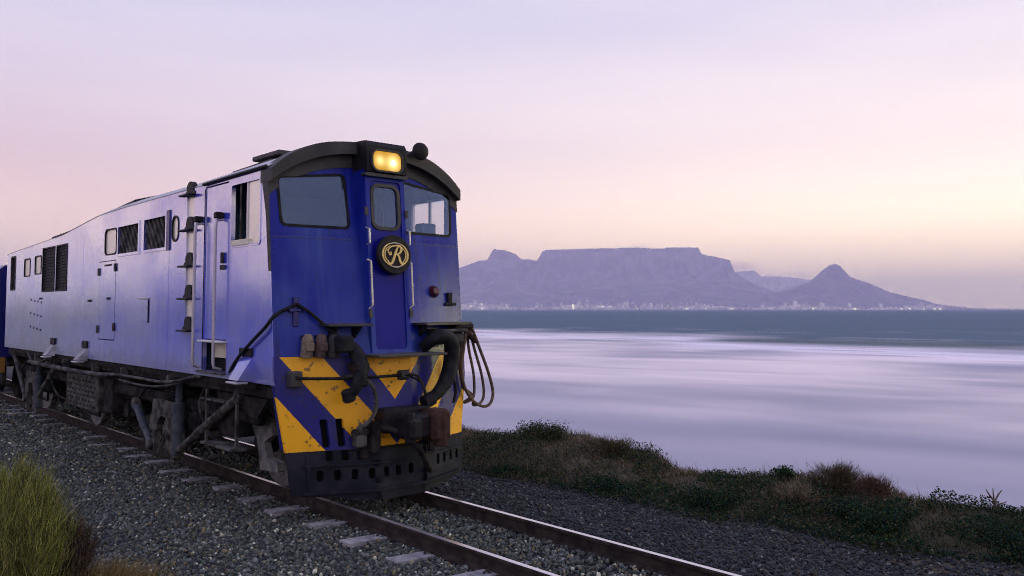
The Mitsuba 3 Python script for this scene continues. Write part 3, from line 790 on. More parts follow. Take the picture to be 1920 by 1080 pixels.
dr_ = put(L('front_door'), on_front(rr(-0.222, 0.222, 1.803, 3.857, 0.05).difference(cwin), col_y, 0.05, -0.018, 0), 'paint_door_blue')
labels[dr_] = {'label': 'deep blue middle front door with a small upright window'}
put(dr_ + '__window_frame', on_front(cwin.buffer(0.03).difference(cwin.buffer(-0.012)), col_y, 0.03, 0.0, 0), 'visor_grey')
put(dr_ + '__pane', on_front(cwin, col_y, 0.028, -0.024, 0), 'pane_glass')
put(L('head_rail'), on_front(rr(-0.31, 0.31, 3.905, 3.945, 0.015), col_y, 0.05, 0.06, 0), 'visor_grey')
for s in (-1, 1):
    x = s * 0.292
    zz = np.linspace(3.05, 3.18, 3)
    zs = [2.86, 2.80, 2.40, 2.34]
    hr = put(L('front_handrail'), tube([(x, float(col_y(0, 2.88)) + 0.01, 2.88), (x, float(col_y(0, 2.86)) - 0.07, 2.86), (x, float(col_y(0, 2.35)) - 0.07, 2.33), (x, float(col_y(0, 2.3)) + 0.01, 2.29)], 0.011, 8), 'cream_paint', 40)
    put(L('front_handrail'), tube([(x, float(col_y(0, 3.26)) + 0.01, 3.27), (x, float(col_y(0, 3.24)) - 0.06, 3.25), (x, float(col_y(0, 3.1)) - 0.06, 3.08), (x, float(col_y(0, 3.06)) + 0.01, 3.06)], 0.011, 8), 'handrail_metal', 40)
    puts(L('door_hinge'), [on_front(rr(x - 0.02, x + 0.02, z, z + 0.10, 0.006), col_y, 0.0, 0.025, 0) for z in (2.18, 3.42)], 'visor_grey')

for s in (-1, 1):
    pts_ = [(s * x, 1.80) for x in np.arange(0.40, 1.34, 0.085)] + [(s * x, 3.17) for x in np.arange(0.40, 1.34, 0.085)] + [(s * 1.335, z) for z in np.arange(1.88, 3.6, 0.085)]
    rv = [disc((x, float(face_y(x, z)) - 0.001, z), (0, 1, 0), 0.010, 0.009, 6) for x, z in pts_]
    labels[put(L('rivets'), rv, 'paint_front_blue')] = {'kind': 'stuff'}
    put(L('panel_seam'), on_front(rr(min(s * 0.34, s * 1.36), max(s * 0.34, s * 1.36), 3.12, 3.128, 0.002), face_y, 0.0, 0.004, 0.3), 'coach_blue')
# --- nose badge: black disc, gold letter between curved lines
zb_ = 2.945
EY = float(col_y(0, zb_)) - 0.075
tiltv = np.array([0, -1.0, 0.095]) / math.hypot(1, 0.095)
badge = put(L('name_badge'), lathe([(0, -0.03), (0.235, -0.03), (0.245, -0.02), (0.245, 0.012), (0.232, 0.025), (0, 0.025)], (0.035, EY, zb_), tiltv, 48), 'black_paint', 30)
labels[badge] = {'label': 'round black badge with an ornate gold letter R on the front door'}


def on_badge(poly, mt, part, d=0.012):
    m = extr(poly, d)
    v = m.vertices.copy()
    x, z, t = v[:, 0], v[:, 1], v[:, 2]
    m.vertices = np.stack([0.035 + x, EY - 0.026 - t - 0.095 * 0 + 0.095 * z, zb_ + z + 0.0 * t], 1)
    m.fix_normals()
    put(badge + '__' + part, m, mt)


def arc(rx_, rz_, a0, a1, w, cx=0.0, cz=0.0, taper=True):
    t = np.radians(np.linspace(a0, a1, 26))
    p = np.stack([cx + rx_ * np.cos(t), cz + rz_ * np.sin(t)], 1)
    if not taper:
        return LineString(p).buffer(w / 2, cap_style=2)
    return unary_union([LineString(p[i:i + 2]).buffer(w / 2 * (0.35 + 0.65 * math.sin(math.pi * (i + 0.5) / 25)), quad_segs=3) for i in range(25)])


for (a0, a1, rx_, rz_, w) in ((112, 248, 0.182, 0.148, 0.020), (118, 236, 0.152, 0.122, 0.013), (-66, 66, 0.182, 0.148, 0.020), (-58, 52, 0.152, 0.122, 0.013)):
    on_badge(arc(rx_, rz_, a0, a1, w), 'gold', 'curved_line')
on_badge(arc(0.165, 0.146, 62, 116, 0.012), 'silver_trim', 'curved_line')
on_badge(arc(0.165, 0.150, 236, 304, 0.014), 'silver_trim', 'curved_line')


def stroke(pts, w):
    p = smooth_path(np.array([(a, b, 0.0) for a, b in pts]), 8)[:, :2]
    n = len(p) - 1
    ws = np.interp(np.linspace(0, 1, n), np.linspace(0, 1, len(w)), w)
    return unary_union([LineString(p[i:i + 2]).buffer(ws[i] / 2, quad_segs=3) for i in range(n)])


letter = unary_union([
    stroke([(-0.115, -0.075), (-0.095, -0.112), (-0.060, -0.105), (-0.030, -0.055), (0.005, 0.03), (0.040, 0.100)], [0.014, 0.02, 0.024, 0.030, 0.026, 0.014]),          # the leaning stem with its foot
    stroke([(-0.095, 0.015), (-0.105, 0.055), (-0.060, 0.095), (0.010, 0.112), (0.070, 0.103), (0.088, 0.065), (0.060, 0.022), (0.012, 0.005)], [0.012, 0.014, 0.013, 0.016, 0.028, 0.030, 0.020, 0.010]),   # the bowl, begun with a curl
    stroke([(-0.095, 0.015), (-0.080, -0.005), (-0.062, 0.006), (-0.066, 0.026)], [0.014, 0.012, 0.018]),
    stroke([(0.020, 0.004), (0.048, -0.02), (0.062, -0.07), (0.085, -0.112), (0.118, -0.098)], [0.012, 0.024, 0.028, 0.020, 0.010])])                                      # the leg
on_badge(letter, 'gold', 'letter_r', 0.015)

# --- visor, headlight, horn
vis = []
xs_ = np.linspace(-1, 1, 41) * (HW + 0.012)


def vis_top(x):
    return 3.90 + (4.345 - 3.90) * (1 - np.abs(x / (HW + 0.02)) ** 3.2)


def vis_low(x):
    return 3.76 + (4.20 - 3.76) * (1 - np.abs(x / (HW + 0.02)) ** 2.7)


tp = [(x, float(vis_top(x))) for x in xs_]
bt = [(x, float(min(vis_low(x), vis_top(x) - 0.07))) for x in xs_]
vpoly = Polygon(tp + bt[::-1]).buffer(0)


def vis_y(x, z):
    return rake(3.9) - 0.07 * (1 - np.abs(x) / 1.4)


put(L('visor'), on_front(vpoly, vis_y, 0.17, 0.11, 0.12), 'visor_grey', 40)
inner = Polygon([(x, float(vis_top(x)) - 0.03) for x in xs_] + [(x, float(min(vis_low(x) - 0.0, vis_top(x) - 0.06)) - 0.16) for x in xs_[::-1]]).buffer(0)
puts(L('visor__painted_shade'), [on_front(g_, face_y, -0.002, 0.012, 0.2) for g_ in inner.difference(screen_poly(1)).difference(screen_poly(-1)).difference(sbox(-0.29, 3, 0.29, 5)).geoms], 'visor_grey')  # dark sheets laid on the face as the shade under the visor
HB = put(L('headlight_housing'), trimesh.convex.convex_hull([(x, y, z) for x in (-0.285, 0.295) for y, z in ((-0.31, 3.96), (-0.29, 4.29), (-0.25, 4.345), (0.60, 4.38), (0.60, 3.96))]), 'black_paint')
bez = rr(-0.225, 0.215, 3.975, 4.235, 0.09)


def hl_y(x, z):
    return -0.31 + (z - 3.96) * (0.02 / 0.34)


put(HB + '__bezel', on_front(bez.buffer(0.012).difference(bez.buffer(-0.010)), hl_y, 0.0, 0.035, 0), 'visor_grey')
lv, lf = trimesh.creation.triangulate_polygon(bez.buffer(-0.012), engine='earcut')
lm = trimesh.Trimesh(np.stack([lv[:, 0], hl_y(lv[:, 0], lv[:, 1]) - 0.010, lv[:, 1]], 1), lf, process=False)
if lm.face_normals[0][1] > 0:
    lm.faces = lm.faces[:, ::-1].copy()
lens = put(HB + '__lens', lm, None, uv=np.stack([(lv[:, 0] + 0.25) / 0.55, (lv[:, 1] - 3.95) / 0.40], 1))


def glow(p, n, uv):
    # the reflector behind the glass: brightest round the two lamps
    g = dr.exp(-(dr.square(p.x + 0.105) + dr.square(p.z - 4.105)) / 0.0050) * 0.75 + dr.exp(-(dr.square(p.x - 0.085) + dr.square(p.z - 4.095)) / 0.0075) * 1.1
    return mix((0.062, 0.028, 0.0012), (0.16, 0.125, 0.045), dr.clip(g, 0, 1))


scene[lens]['emitter'] = {'type': 'area', 'radiance': proc(glow)}
labels[lens] = {'label': 'glowing yellow headlight glass with two lamps'}
for xx, rr_, e in ((-0.105, 0.030, (0.14, 0.115, 0.045)), (0.085, 0.042, (0.17, 0.15, 0.10))):
    cc = (xx, float(hl_y(0, 4.105)) - 0.016, 4.105 - 0.012 * (xx > 0))
    lamp = put(HB + '__lamp', lathe([(0, 0.0), (rr_, 0.0), (rr_ * 0.8, 0.012), (0, 0.022)], cc, (0, -1, 0.05), 20), None, 40)
    scene[lamp]['emitter'] = {'type': 'area', 'radiance': {'type': 'rgb', 'value': list(e)}}
hn = put(L('horn'), lathe([(0.0, 0.13), (0.05, 0.118), (0.085, 0.10), (0.112, 0.085), (0.115, 0.09), (0.112, 0.10), (0.09, 0.118), (0.0, 0.15)], (0.63, -0.06, 4.33), (-0.12, -1, 0.0), 24), 'black_paint', 40)
hn2 = put(hn + '__bell', lathe([(0.0, 0.02), (0.03, 0.02), (0.04, 0.05), (0.07, 0.085), (0.112, 0.10), (0.118, 0.092), (0.08, 0.06), (0.045, 0.0), (0.035, -0.25), (0.0, -0.25)][::-1], (0.63, -0.05, 4.33), (-0.12, -1, 0.0), 24), 'visor_grey', 40)
put(hn + '__bracket', [tube([(0.34, -0.08, 4.28), (0.48, -0.06, 4.29), (0.63, 0.07, 4.325)], 0.03, 7), bx(0.30, 0.42, -0.15, 0.1, 4.20, 4.30, 0.02)], 'visor_grey')

# --- front fittings
tl = put(L('tail_lamp'), lathe([(0, 0.075), (0.045, 0.068), (0.075, 0.03), (0.08, 0.0), (0.09, -0.02), (0, -0.02)][::-1], (0.83, float(face_y(0.83, 2.5)) - 0.005, 2.51), (0, -1, 0.1), 20), 'red_lens', 40)
labels[tl] = {'label': 'round dark red tail lamp on the sea side'}
for s, zt in ((-1, 2.42), (1, 2.50)):
    xb = s * 1.12
    y_ = float(face_y(xb, zt - 0.08))
    bk = put(L('cable_bracket'), [bx(xb - 0.035, xb + 0.035, y_ - 0.045, y_ + 0.01, zt - 0.34 * (s < 0) - 0.16 * (s > 0), zt, 0.008), bx(xb - 0.09, xb + 0.09, y_ - 0.06, y_ + 0.005, zt - 0.17, zt - 0.13, 0.008)], 'coach_blue' if s < 0 else 'black_paint')
for (x0, x1) in ((-0.86, -0.35), (0.38, 1.20)):
    fs = put(L('front_step'), on_front(rr(x0, x1, 2.085, 2.115, 0.006), face_y, 0.02, 0.30 if x0 > 0 else 0.24, 0.2), 'visor_grey')
    puts(fs + '__bracket', [trimesh.convex.convex_hull([(x, float(face_y(x, 2.05)) + a, z) for x in (xc - 0.02, xc + 0.02) for a, z in ((0.0, 2.083), (-0.18, 2.083), (0.0, 1.92))]) for xc in (x0 + 0.12, x1 - 0.12)], 'black_paint')
put(L('front_platform'), [bx(-0.42, 0.56, -0.82, -0.40, 1.725, 1.755, 0.006)], 'visor_grey')
skp = Polygon([(-HW, 1.74), (HW, 1.74), (HW, 0.66), (-HW, 0.66)])


def squeeze(z):
    return np.interp(z, [0.1, 0.66, 1.42, 1.8], [0.895, 0.915, 1.0, 1.0])


slots = [rr(x - 0.045, x + 0.045, 0.70, 1.02, 0.02) for x in (-0.90, -0.72)]
sk = put(L('chevron_apron'), on_front(skp.difference(unary_union(slots)), skirt_y, 0.04, 0.0, 0.16, squeeze), 'paint_chevron')
labels[sk] = {'label': 'front apron painted with yellow chevrons on dark blue'}
put(sk + '__top_ledge', on_front(rr(-HW + 0.003, HW - 0.003, 1.738, 1.762, 0.004), skirt_y, 0.32, 0.004, 0.16), 'paint_front_blue')
put(sk + '__backing', on_front(sbox(-1.0, 0.6, 1.0, 1.08), skirt_y, 0.16, -0.13, 0.3, squeeze), 'dark_recess')
puts(sk + '__edge_return', [trimesh.convex.convex_hull([(s * x * 0.998, y, z) for x, z in ((HW, 1.7), (1.26, 0.68)) for y in (float(rake(z)) + 0.01, float(rake(z)) + 0.14)] + [(s * (x - 0.02), float(rake(z)) + 0.01, z) for x, z in ((HW, 1.7), (1.26, 0.68))]) for s in (-1, 1)], 'coach_blue')
# plough below
pl = Polygon([(-HW, 0.655), (HW, 0.655), (HW, 0.40), (HW - 0.06, 0.16), (0.36, 0.085), (-0.3, 0.085), (-HW + 0.02, 0.19)])
ph = [rr(x - 0.042, x + 0.042, 0.33, 0.45, 0.03) for x in (-1.02, -0.82, -0.62, -0.42, -0.22, -0.04, 0.16)] + [rr(x - 0.035, x + 0.035, 0.36, 0.48, 0.02) for x in (0.72, 0.88, 1.04, 1.2)] + [rr(x - 0.045, x + 0.045, 0.55, 0.70, 0.02) for x in (-0.90, -0.72, -0.54)]


def plow_y(x, z):
    return rake(z) - 0.40 * (1 - np.clip((np.abs(x) - 0.36) / 1.02, 0, 1)) - 0.02


pw = put(L('plough'), on_front(pl.difference(unary_union(ph)), plow_y, 0.035, 0.0, 0.16, squeeze), 'plow_paint')
labels[pw] = {'label': 'dark pierced track plough under the front'}
put(pw + '__backing', on_front(sbox(-1.18, 0.25, 1.2, 0.72), plow_y, 0.18, -0.15, 0.3, squeeze), 'dark_recess')
puts(pw + '__rib', [on_front(rr(x - 0.018, x + 0.018, 0.20, 0.64, 0.004), plow_y, 0.0, 0.03, 0, squeeze) for x in (-1.16, 0.42)], 'plow_paint')
put(pw + '__bottom_flange', on_front(rr(-1.25, 1.25, 0.195, 0.225, 0.005), plow_y, 0.0, 0.05, 0.16, squeeze), 'plow_paint')
put(pw + '__top_flange', on_front(rr(-1.2, 1.25, 0.50, 0.525, 0.005), plow_y, 0.0, 0.035, 0.16, squeeze), 'plow_paint')
# coupler
cp = put(L('coupler'), [bx(-0.30, 0.36, -0.74, -0.42, 0.84, 1.12, 0.03), bx(-0.16, 0.26, -0.98, -0.70, 0.78, 1.06, 0.04)], 'black_paint')
labels[cp] = {'label': 'dark centre coupler with rusty knuckle'}
put(cp + '__knuckle', [bx(0.18, 0.46, -1.06, -0.72, 0.72, 1.10, 0.05), disc((0.34, -0.98, 0.88), (0, 0, 1), 0.09, 0.42, 14, 0.01)], 'rust')
put(cp + '__jaw', [bx(-0.16, 0.02, -1.10, -0.92, 0.78, 1.04, 0.045), disc((-0.10, -0.98, 0.92), (0, 0, 1), 0.06, 0.34, 12, 0.01)], 'black_paint')
put(cp + '__lift_lever', tube([(-1.22, -0.30, 1.52), (-1.1, -0.40, 1.50), (-0.55, -0.60, 1.49), (0.0, -0.70, 1.50), (0.20, -0.74, 1.46), (0.26, -0.86, 1.12)], 0.018, 7, 4), 'frame_grime')
puts(cp + '__pivot', [bx(-1.26, -1.12, -0.33, -0.20, 1.40, 1.58, 0.012), disc((0.02, -0.66, 1.5), (1, 0, 0), 0.06, 0.12, 10)], 'visor_grey')
puts(cp + '__carrier', [bx(-0.42, -0.30, -0.70, -0.50, 0.62, 0.98, 0.02), bx(0.40, 0.52, -0.66, -0.46, 0.55, 1.05, 0.02), bx(-0.5, 0.55, -0.60, -0.45, 0.55, 0.68, 0.02)], 'frame_grime')
put(cp + '__brake_cock', [disc((-0.52, -0.58, 0.86), (1, 0, 0), 0.05, 0.18, 10), bx(-0.60, -0.46, -0.66, -0.52, 0.70, 0.84, 0.02), tube([(-0.55, -0.6, 0.84), (-0.60, -0.72, 0.90), (-0.62, -0.74, 1.0)], 0.018, 6)], 'dusty_steel')
# jumper sockets and cables
for x, m_ in ((-1.05, 'tan_paint'), (-0.90, 'brown_paint'), (-0.76, 'visor_grey')):
    y_ = float(face_y(x, 1.85)) - 0.10
    so = put(L('jumper_socket'), lathe([(0, -0.13), (0.062, -0.13), (0.07, -0.12), (0.07, 0.05), (0.06, 0.10), (0.035, 0.135), (0, 0.14)], (x, y_, 1.86), (0, -0.12, 1), 18), m_, 40)
    put(so + '__lid', bx(x - 0.05, x + 0.05, y_ - 0.085, y_ - 0.06, 1.80, 1.90, 0.01), m_)
    put(so + '__hinge', bx(x - 0.02, x + 0.02, y_ + 0.05, y_ + 0.13, 1.93, 1.98), 'black_paint')
j = put(L('jumper_cable'), tube([(-0.68, -0.34, 1.86), (-0.60, -0.50, 1.84), (-0.55, -0.60, 1.70), (-0.57, -0.66, 1.52), (-0.65, -0.66, 1.36), (-0.70, -0.62, 1.27)], [0.065, 0.075, 0.09, 0.085, 0.06, 0.05], 12, 8), 'rubber', 40)
labels[j] = {'label': 'thick black jumper cable nearest the socket row'}
puts(j + '__plug', [disc((-0.70, -0.62, 1.30), (-0.3, 0, 1), 0.075, 0.14, 14, 0.015), bx(-0.80, -0.62, -0.62, -0.42, 1.78, 1.98, 0.03)], 'rubber')
puts(j + '__clamp', [bx(-0.66, -0.46, -0.71, -0.50, 1.56, 1.68, 0.03), bx(-0.62, -0.50, -0.74, -0.58, 1.40, 1.47, 0.02)], 'black_paint')
j = put(L('jumper_cable'), tube([(0.45, -0.46, 1.80), (0.52, -0.60, 1.92), (0.66, -0.62, 1.94), (0.80, -0.58, 1.86), (0.84, -0.54, 1.66), (0.76, -0.56, 1.44), (0.60, -0.60, 1.27), (0.44, -0.62, 1.18)], [0.07, 0.085, 0.09, 0.10, 0.105, 0.10, 0.08, 0.06], 12, 8), 'rubber', 40)
labels[j] = {'label': 'thick black jumper cable arching on the sea side'}
put(j + '__plug', [disc((0.42, -0.62, 1.17), (1, 0, 0.4), 0.085, 0.16, 14, 0.015)], 'rubber')
put(L('jumper_box'), [bx(0.62, 1.10, -0.48, -0.22, 1.84, 1.99, 0.03)], 'visor_grey')
put(L('jumper_box__cover'), bx(0.64, 1.12, -0.52, -0.24, 1.992, 2.03, 0.012), 'dusty_steel')
put(L('brake_hose'), tube([(-0.66, -0.42, 1.50), (-0.52, -0.56, 1.50), (-0.42, -0.64, 1.42), (-0.37, -0.68, 1.26), (-0.40, -0.69, 1.08), (-0.50, -0.68, 0.97), (-0.60, -0.64, 0.92)], 0.024, 8, 6), 'dusty_steel', 40)
put(L('brake_hose'), tube([(-0.36, -0.62, 0.92), (-0.24, -0.76, 0.90), (-0.05, -0.84, 0.80), (0.14, -0.84, 0.62), (0.28, -0.78, 0.45), (0.40, -0.70, 0.33)], 0.034, 8, 6), 'frame_grime', 40)
put(L('brake_hose'), tube([(0.92, -0.34, 1.62), (0.96, -0.40, 1.45), (1.00, -0.42, 1.25), (0.98, -0.40, 1.08)], 0.02, 7, 6), 'rubber', 40)
put(L('brake_hose'), tube([(0.12, -0.66, 1.48), (0.24, -0.68, 1.42), (0.34, -0.66, 1.33)], 0.014, 6, 4), 'rubber', 40)
# cables from the bracket
xb, yb = -1.12, float(face_y(-1.12, 2.34)) - 0.05
put(L('slack_cable'), tube([(xb, yb, 2.34), (-1.34, -0.09, 2.22), (-1.42, 0.02, 2.07), (-1.43, 0.30, 1.92), (-1.42, 0.62, 1.76), (-1.40, 0.90, 1.60), (-1.36, 1.08, 1.50)], 0.021, 7, 6), 'rubber', 40)
put(L('slack_cable'), tube([(xb, yb, 2.34), (-0.98, yb - 0.06, 2.24), (-0.84, yb - 0.14, 2.10), (-0.72, yb - 0.22, 1.98), (-0.66, -0.40, 1.90)], 0.021, 7, 6), 'rubber', 40)
# coiled hoses hung on the sea side
hooks = put(L('hose_hook'), [bx(1.08, 1.40, -0.30, -0.10, 2.03, 2.09, 0.01), tube([(1.26, -0.2, 2.05), (1.42, -0.2, 2.10), (1.44, -0.2, 2.02)], 0.02, 6)], 'black_paint')
for k, (out, low, dy, th) in enumerate(((1.80, 1.00, -0.22, 0.021), (1.69, 1.02, -0.16, 0.019), (1.57, 1.06, -0.10, 0.019))):
    pts = [(1.30, dy, 2.02), (1.36, dy, 2.10), (1.43, dy, 2.02), (1.36 + (out - 1.3) * 0.42, dy, 1.74), (1.36 + (out - 1.3) * 0.72, dy, 1.42), (out, dy, 1.16), (out - 0.07, dy - 0.03, low + 0.01), (out - 0.22, dy - 0.05, low - 0.02), (1.40 + 0.04 * k, dy - 0.06, low + 0.07), (1.25 + 0.03 * k, dy - 0.07, 1.26), (1.20 + 0.02 * k, dy - 0.07, 1.50), (1.24, dy - 0.06, 1.76), (1.30, dy - 0.03, 1.96)]
    hz = put(L('coiled_hose'), tube(pts, th, 8, 7), 'hose_brown', 40)
    labels[hz] = {'label': ['outermost', 'middle', 'innermost'][k] + ' brown hose loop hanging on the sea side'}
puts(L('coiled_hose__tie'), [tube([(1.28 + 0.06 * k, -0.25, 2.02 - 0.05 * k), (1.34 + 0.06 * k, -0.27, 1.95 - 0.05 * k), (1.38 + 0.06 * k, -0.10, 2.0 - 0.05 * k)], 0.03, 7) for k in range(3)], 'rust')

# --- bogies
def wheel(cx, cy, s):
    pr = [(0.0, -0.05), (0.16, -0.05), (0.20, -0.02), (0.42, 0.0), (0.50, -0.03), (0.575, -0.05), (0.61, -0.05), (0.602, 0.075), (0.632, 0.082), (0.625, 0.11), (0.50, 0.11), (0.42, 0.06), (0.16, 0.08), (0.0, 0.08)]
    return lathe([(r * 0.985, h) for r, h in pr], (cx, cy, 0.601), (-s, 0, 0), 40)


for b, (yc, axles) in enumerate(((3.45, (1.16, 5.85)), (11.15, (9.05, 12.85)))):
    bg = numbered(L('bogie'))
    labels[bg] = {}
    y0, y1 = (yc - 2.75, yc + 3.0) if b == 0 else (yc - 2.6, yc + 2.2)
    for s in (-1, 1):
        put(bg + '__side_frame', [bx(s * 1.04, s * 1.16, y0, y1, 0.86, 1.04, 0.03), bx(s * 1.03, s * 1.16, yc - 0.85, yc + 0.85, 0.55, 0.862, 0.05)], 'frame_grime')
    put(bg + '__bolster', bx(-1.03, 1.03, yc - 0.4, yc + 0.4, 0.62, 1.1, 0.03), 'frame_grime')
    labels[bg] = {'label': ['front bogie with dusty wheels and struts', 'rear bogie with dusty wheels and struts'][b]}
    for ya in axles:
        for s in (-1, 1):
            put(bg + '__wheel', wheel(s * 0.55, ya, s), 'wheel_steel', 35)
        put(bg + '__axle', disc((0, ya, 0.6), (1, 0, 0), 0.09, 1.9, 16), 'frame_grime')
        for s in (-1, 1):
            if s < 0 and ya < 2:
                put(bg + '__guard_arm', on_side(Polygon([(1.49, 1.10), (1.10, 1.06), (0.73, 0.86), (0.70, 0.75), (0.93, 0.64), (0.82, 0.43), (0.56, 0.41), (0.54, 0.33), (0.98, 0.30), (1.09, 0.67), (1.29, 0.85), (1.49, 0.98)]).buffer(0.02), -0.98, 0.09), 'arm_grey')
                put(bg + '__axle_box', disc((-0.74, ya, 0.60), (1, 0, 0), 0.15, 0.10, 20, 0.02), 'frame_grime', 40)
                continue
            put(bg + '__axle_box', [bx(s * 0.75, s * 1.02, ya - 0.15, ya + 0.15, 0.46, 0.76, 0.05), disc((s * 1.03, ya, 0.60), (1, 0, 0), 0.12, 0.06, 20, 0.012), bx(s * 0.85, s * 1.0, ya - 0.40, ya + 0.40, 0.76, 0.83, 0.02)], 'frame_grime')
            if s < 0:
                for t in (-1, 1):
                    hx = [(-0.93 + 0.06 * math.cos(a), ya + t * 0.30 + 0.065 * math.sin(a), 0.83 + a / (2 * math.pi) * 0.048) for a in np.linspace(0, 2 * math.pi * 4.2, 60)]
                    put(bg + '__spring', tube(hx, 0.014, 6), 'frame_grime', 40)
                puts(bg + '__brake_shoe', [bx(-0.66, -0.52, ya - 0.74, ya - 0.64, 0.40, 0.80, 0.03), bx(-0.66, -0.52, ya + 0.64, ya + 0.74, 0.40, 0.80, 0.03)], 'rust')
                put(bg + '__brake_rod', tube([(-0.70, ya - 0.72, 1.0), (-0.74, ya - 0.75, 0.62), (-0.74, ya - 0.72, 0.25), (-0.74, ya + 0.7, 0.25), (-0.74, ya + 0.75, 0.9)], 0.024, 6), 'frame_grime')
    # the arch at the middle, with its big springs above
    arch = Polygon([(-0.50, 0.14), (-0.34, 0.16), (-0.30, 0.50)] + [(-0.24 * math.cos(t), 0.52 + 0.22 * math.sin(t)) for t in np.linspace(0, math.pi, 9)] + [(0.30, 0.50), (0.34, 0.16), (0.44, 0.18), (0.40, 0.45), (0.52, 0.62), (0.44, 0.78), (0.40, 0.96), (0.10, 0.98), (0.02, 0.90), (-0.10, 0.98), (-0.40, 0.96), (-0.46, 0.66)]).buffer(0)
    put(bg + '__side_bearer', on_side(affinity.translate(arch, yc + 0.05, 0.0), -1.30, 0.09), 'dusty_steel')
    put(bg + '__inner_lever', [on_side(affinity.translate(Polygon([(-0.06, 0.18), (0.06, 0.18), (0.10, 0.66), (-0.10, 0.66)]), yc + 0.05, 0), -1.24, 0.05), tube([(-1.25, yc - 0.2, 0.2), (-1.25, yc + 0.02, 0.45), (-1.25, yc + 0.3, 0.2)], 0.03, 7)], 'dusty_steel')
    for t in (-0.36, -0.12):
        hx = [(-1.24 + 0.085 * math.cos(a), yc + t + 0.085 * math.sin(a), 0.985 + a / (2 * math.pi) * 0.052) for a in np.linspace(0, 2 * math.pi * 4.9, 70)]
        put(bg + '__bolster_spring', tube(hx, 0.018, 6), 'frame_grime', 40)
    put(bg + '__damper', [disc((-1.28, yc - 0.52, 0.62), (0, 0, 1), 0.085, 0.72, 14, 0.01), disc((-1.28, yc - 0.52, 1.08), (0, 0, 1), 0.05, 0.3, 10)], 'blue_steel', 40)
    # slanting traction struts, low at the middle and rising to the body
    if b == 0:
        ends = (((-1.30, 2.98, 0.27), (-1.26, 1.02, 1.20), 'dusty_steel'), ((-1.30, 3.95, 0.29), (-1.26, 4.75, 0.82), 'blue_steel'))
    else:
        ends = (((-1.30, 10.75, 0.38), (-1.26, 9.42, 1.16), 'dusty_steel'), ((-1.30, 11.62, 0.38), (-1.26, 12.9, 1.26), 'dusty_steel'))
    for a, e, m_ in ends:
        a, e = np.array(a), np.array(e)
        st = put(bg + '__traction_strut', tube([a, a + (e - a) * 0.35, a + (e - a) * 0.36, e], [0.050, 0.052, 0.062, 0.060] if b == 0 else [0.04, 0.042, 0.05, 0.05], 12), m_, 40)
        puts(bg + '__strut_eye', [disc(a, (1, 0, 0), 0.085, 0.10, 16, 0.01), disc(e, (1, 0, 0), 0.09, 0.10, 16, 0.01)], 'dusty_steel', 40)
    put(bg + '__sand_pipe', tube([(-1.1, yc - 1.0, 1.25), (-1.16, yc - 0.95, 0.95), (-1.1, yc - 1.15, 0.6), (-0.95, yc - 1.4, 0.45)], 0.02, 6, 5), 'dusty_steel', 40)
    put(bg + '__cable', tube([(-1.1, yc + 1.0, 1.3), (-1.22, yc + 1.15, 0.98), (-1.2, yc + 1.5, 0.82), (-1.1, yc + 1.7, 1.0)], 0.02, 6, 5), 'rubber', 40)
    puts(bg + '__motor', [disc((0.0, ya + (0.55 if k == 0 else -0.55), 0.62), (1, 0, 0), 0.42, 0.85, 22, 0.04) for k, ya in enumerate(axles)], 'frame_grime')
# guard plates around the front axle, equipment between the bogies
put(L('axle_guard'), [on_side(Polygon([(0.55, 0.98), (0.30, 1.22), (1.75, 1.22), (1.62, 1.0), (1.45, 0.98), (1.35, 1.06), (0.95, 1.06), (0.75, 0.98)]), -1.24, 0.05)], 'frame_grime')
put(L('foot_board'), [bx(-1.36, -1.06, 0.98, 1.98, 0.53, 0.565, 0.008), bx(-1.30, -1.27, 1.00, 1.05, 0.565, 1.24), bx(-1.30, -1.27, 1.92, 1.97, 0.565, 1.24), bx(-1.34, -1.2, 1.30, 2.05, 1.10, 1.125, 0.006)], 'dusty_steel')
put(L('equipment_box'), [bx(-1.22, -0.9, 1.25, 1.75, 0.66, 1.10, 0.03)], 'frame_grime')
bb = put(L('battery_box'), bx(-1.27, -0.5, 6.66, 8.62, 0.49, 1.10, 0.02), 'dusty_steel')
labels[bb] = {'label': 'dusty grey box with a lattice of slots between the bogies'}
for i in range(6):
    for k in range(9):
        yy = 6.80 + k * 0.205 + 0.09 * (i % 2)
        if yy < 8.46:
            put(bb + '__slot', bx(-1.2745, -1.26, yy, yy + 0.12, 0.555 + 0.085 * i, 0.59 + 0.085 * i, 0.004), 'frame_grime')
put(L('air_tank'), [disc((-0.95, 6.05, 1.0), (0, 1, 0), 0.17, 0.9, 18, 0.04)], 'frame_grime', 40)
put(L('equipment_box'), [bx(-1.20, -0.5, 6.15, 6.60, 0.52, 1.1, 0.02)], 'frame_grime')
put(L('running_pipe'), tube([(-1.40, 10.9, 1.19), (-1.40, 8.6, 1.175), (-1.41, 6.3, 1.19), (-1.41, 5.3, 1.24), (-1.41, 4.2, 1.25), (-1.41, 3.3, 1.25), (-1.40, 2.7, 1.30), (-1.38, 2.2, 1.38), (-1.37, 1.95, 1.40)], [0.045, 0.045, 0.04, 0.026, 0.022, 0.022, 0.022, 0.022, 0.02], 9, 5), 'dusty_steel', 40)
put(L('running_pipe'), tube([(-1.39, 5.2, 1.17), (-1.41, 4.2, 1.15), (-1.41, 3.4, 1.18), (-1.39, 2.6, 1.27)], 0.017, 7, 5), 'dusty_steel', 40)
for y0 in (10.4, 8.3, 6.5, 5.0, 3.0):
    put(L('pipe_hanger'), bx(-1.42, -1.30, y0, y0 + 0.05, 1.20, 1.36, 0.005), 'dusty_steel')
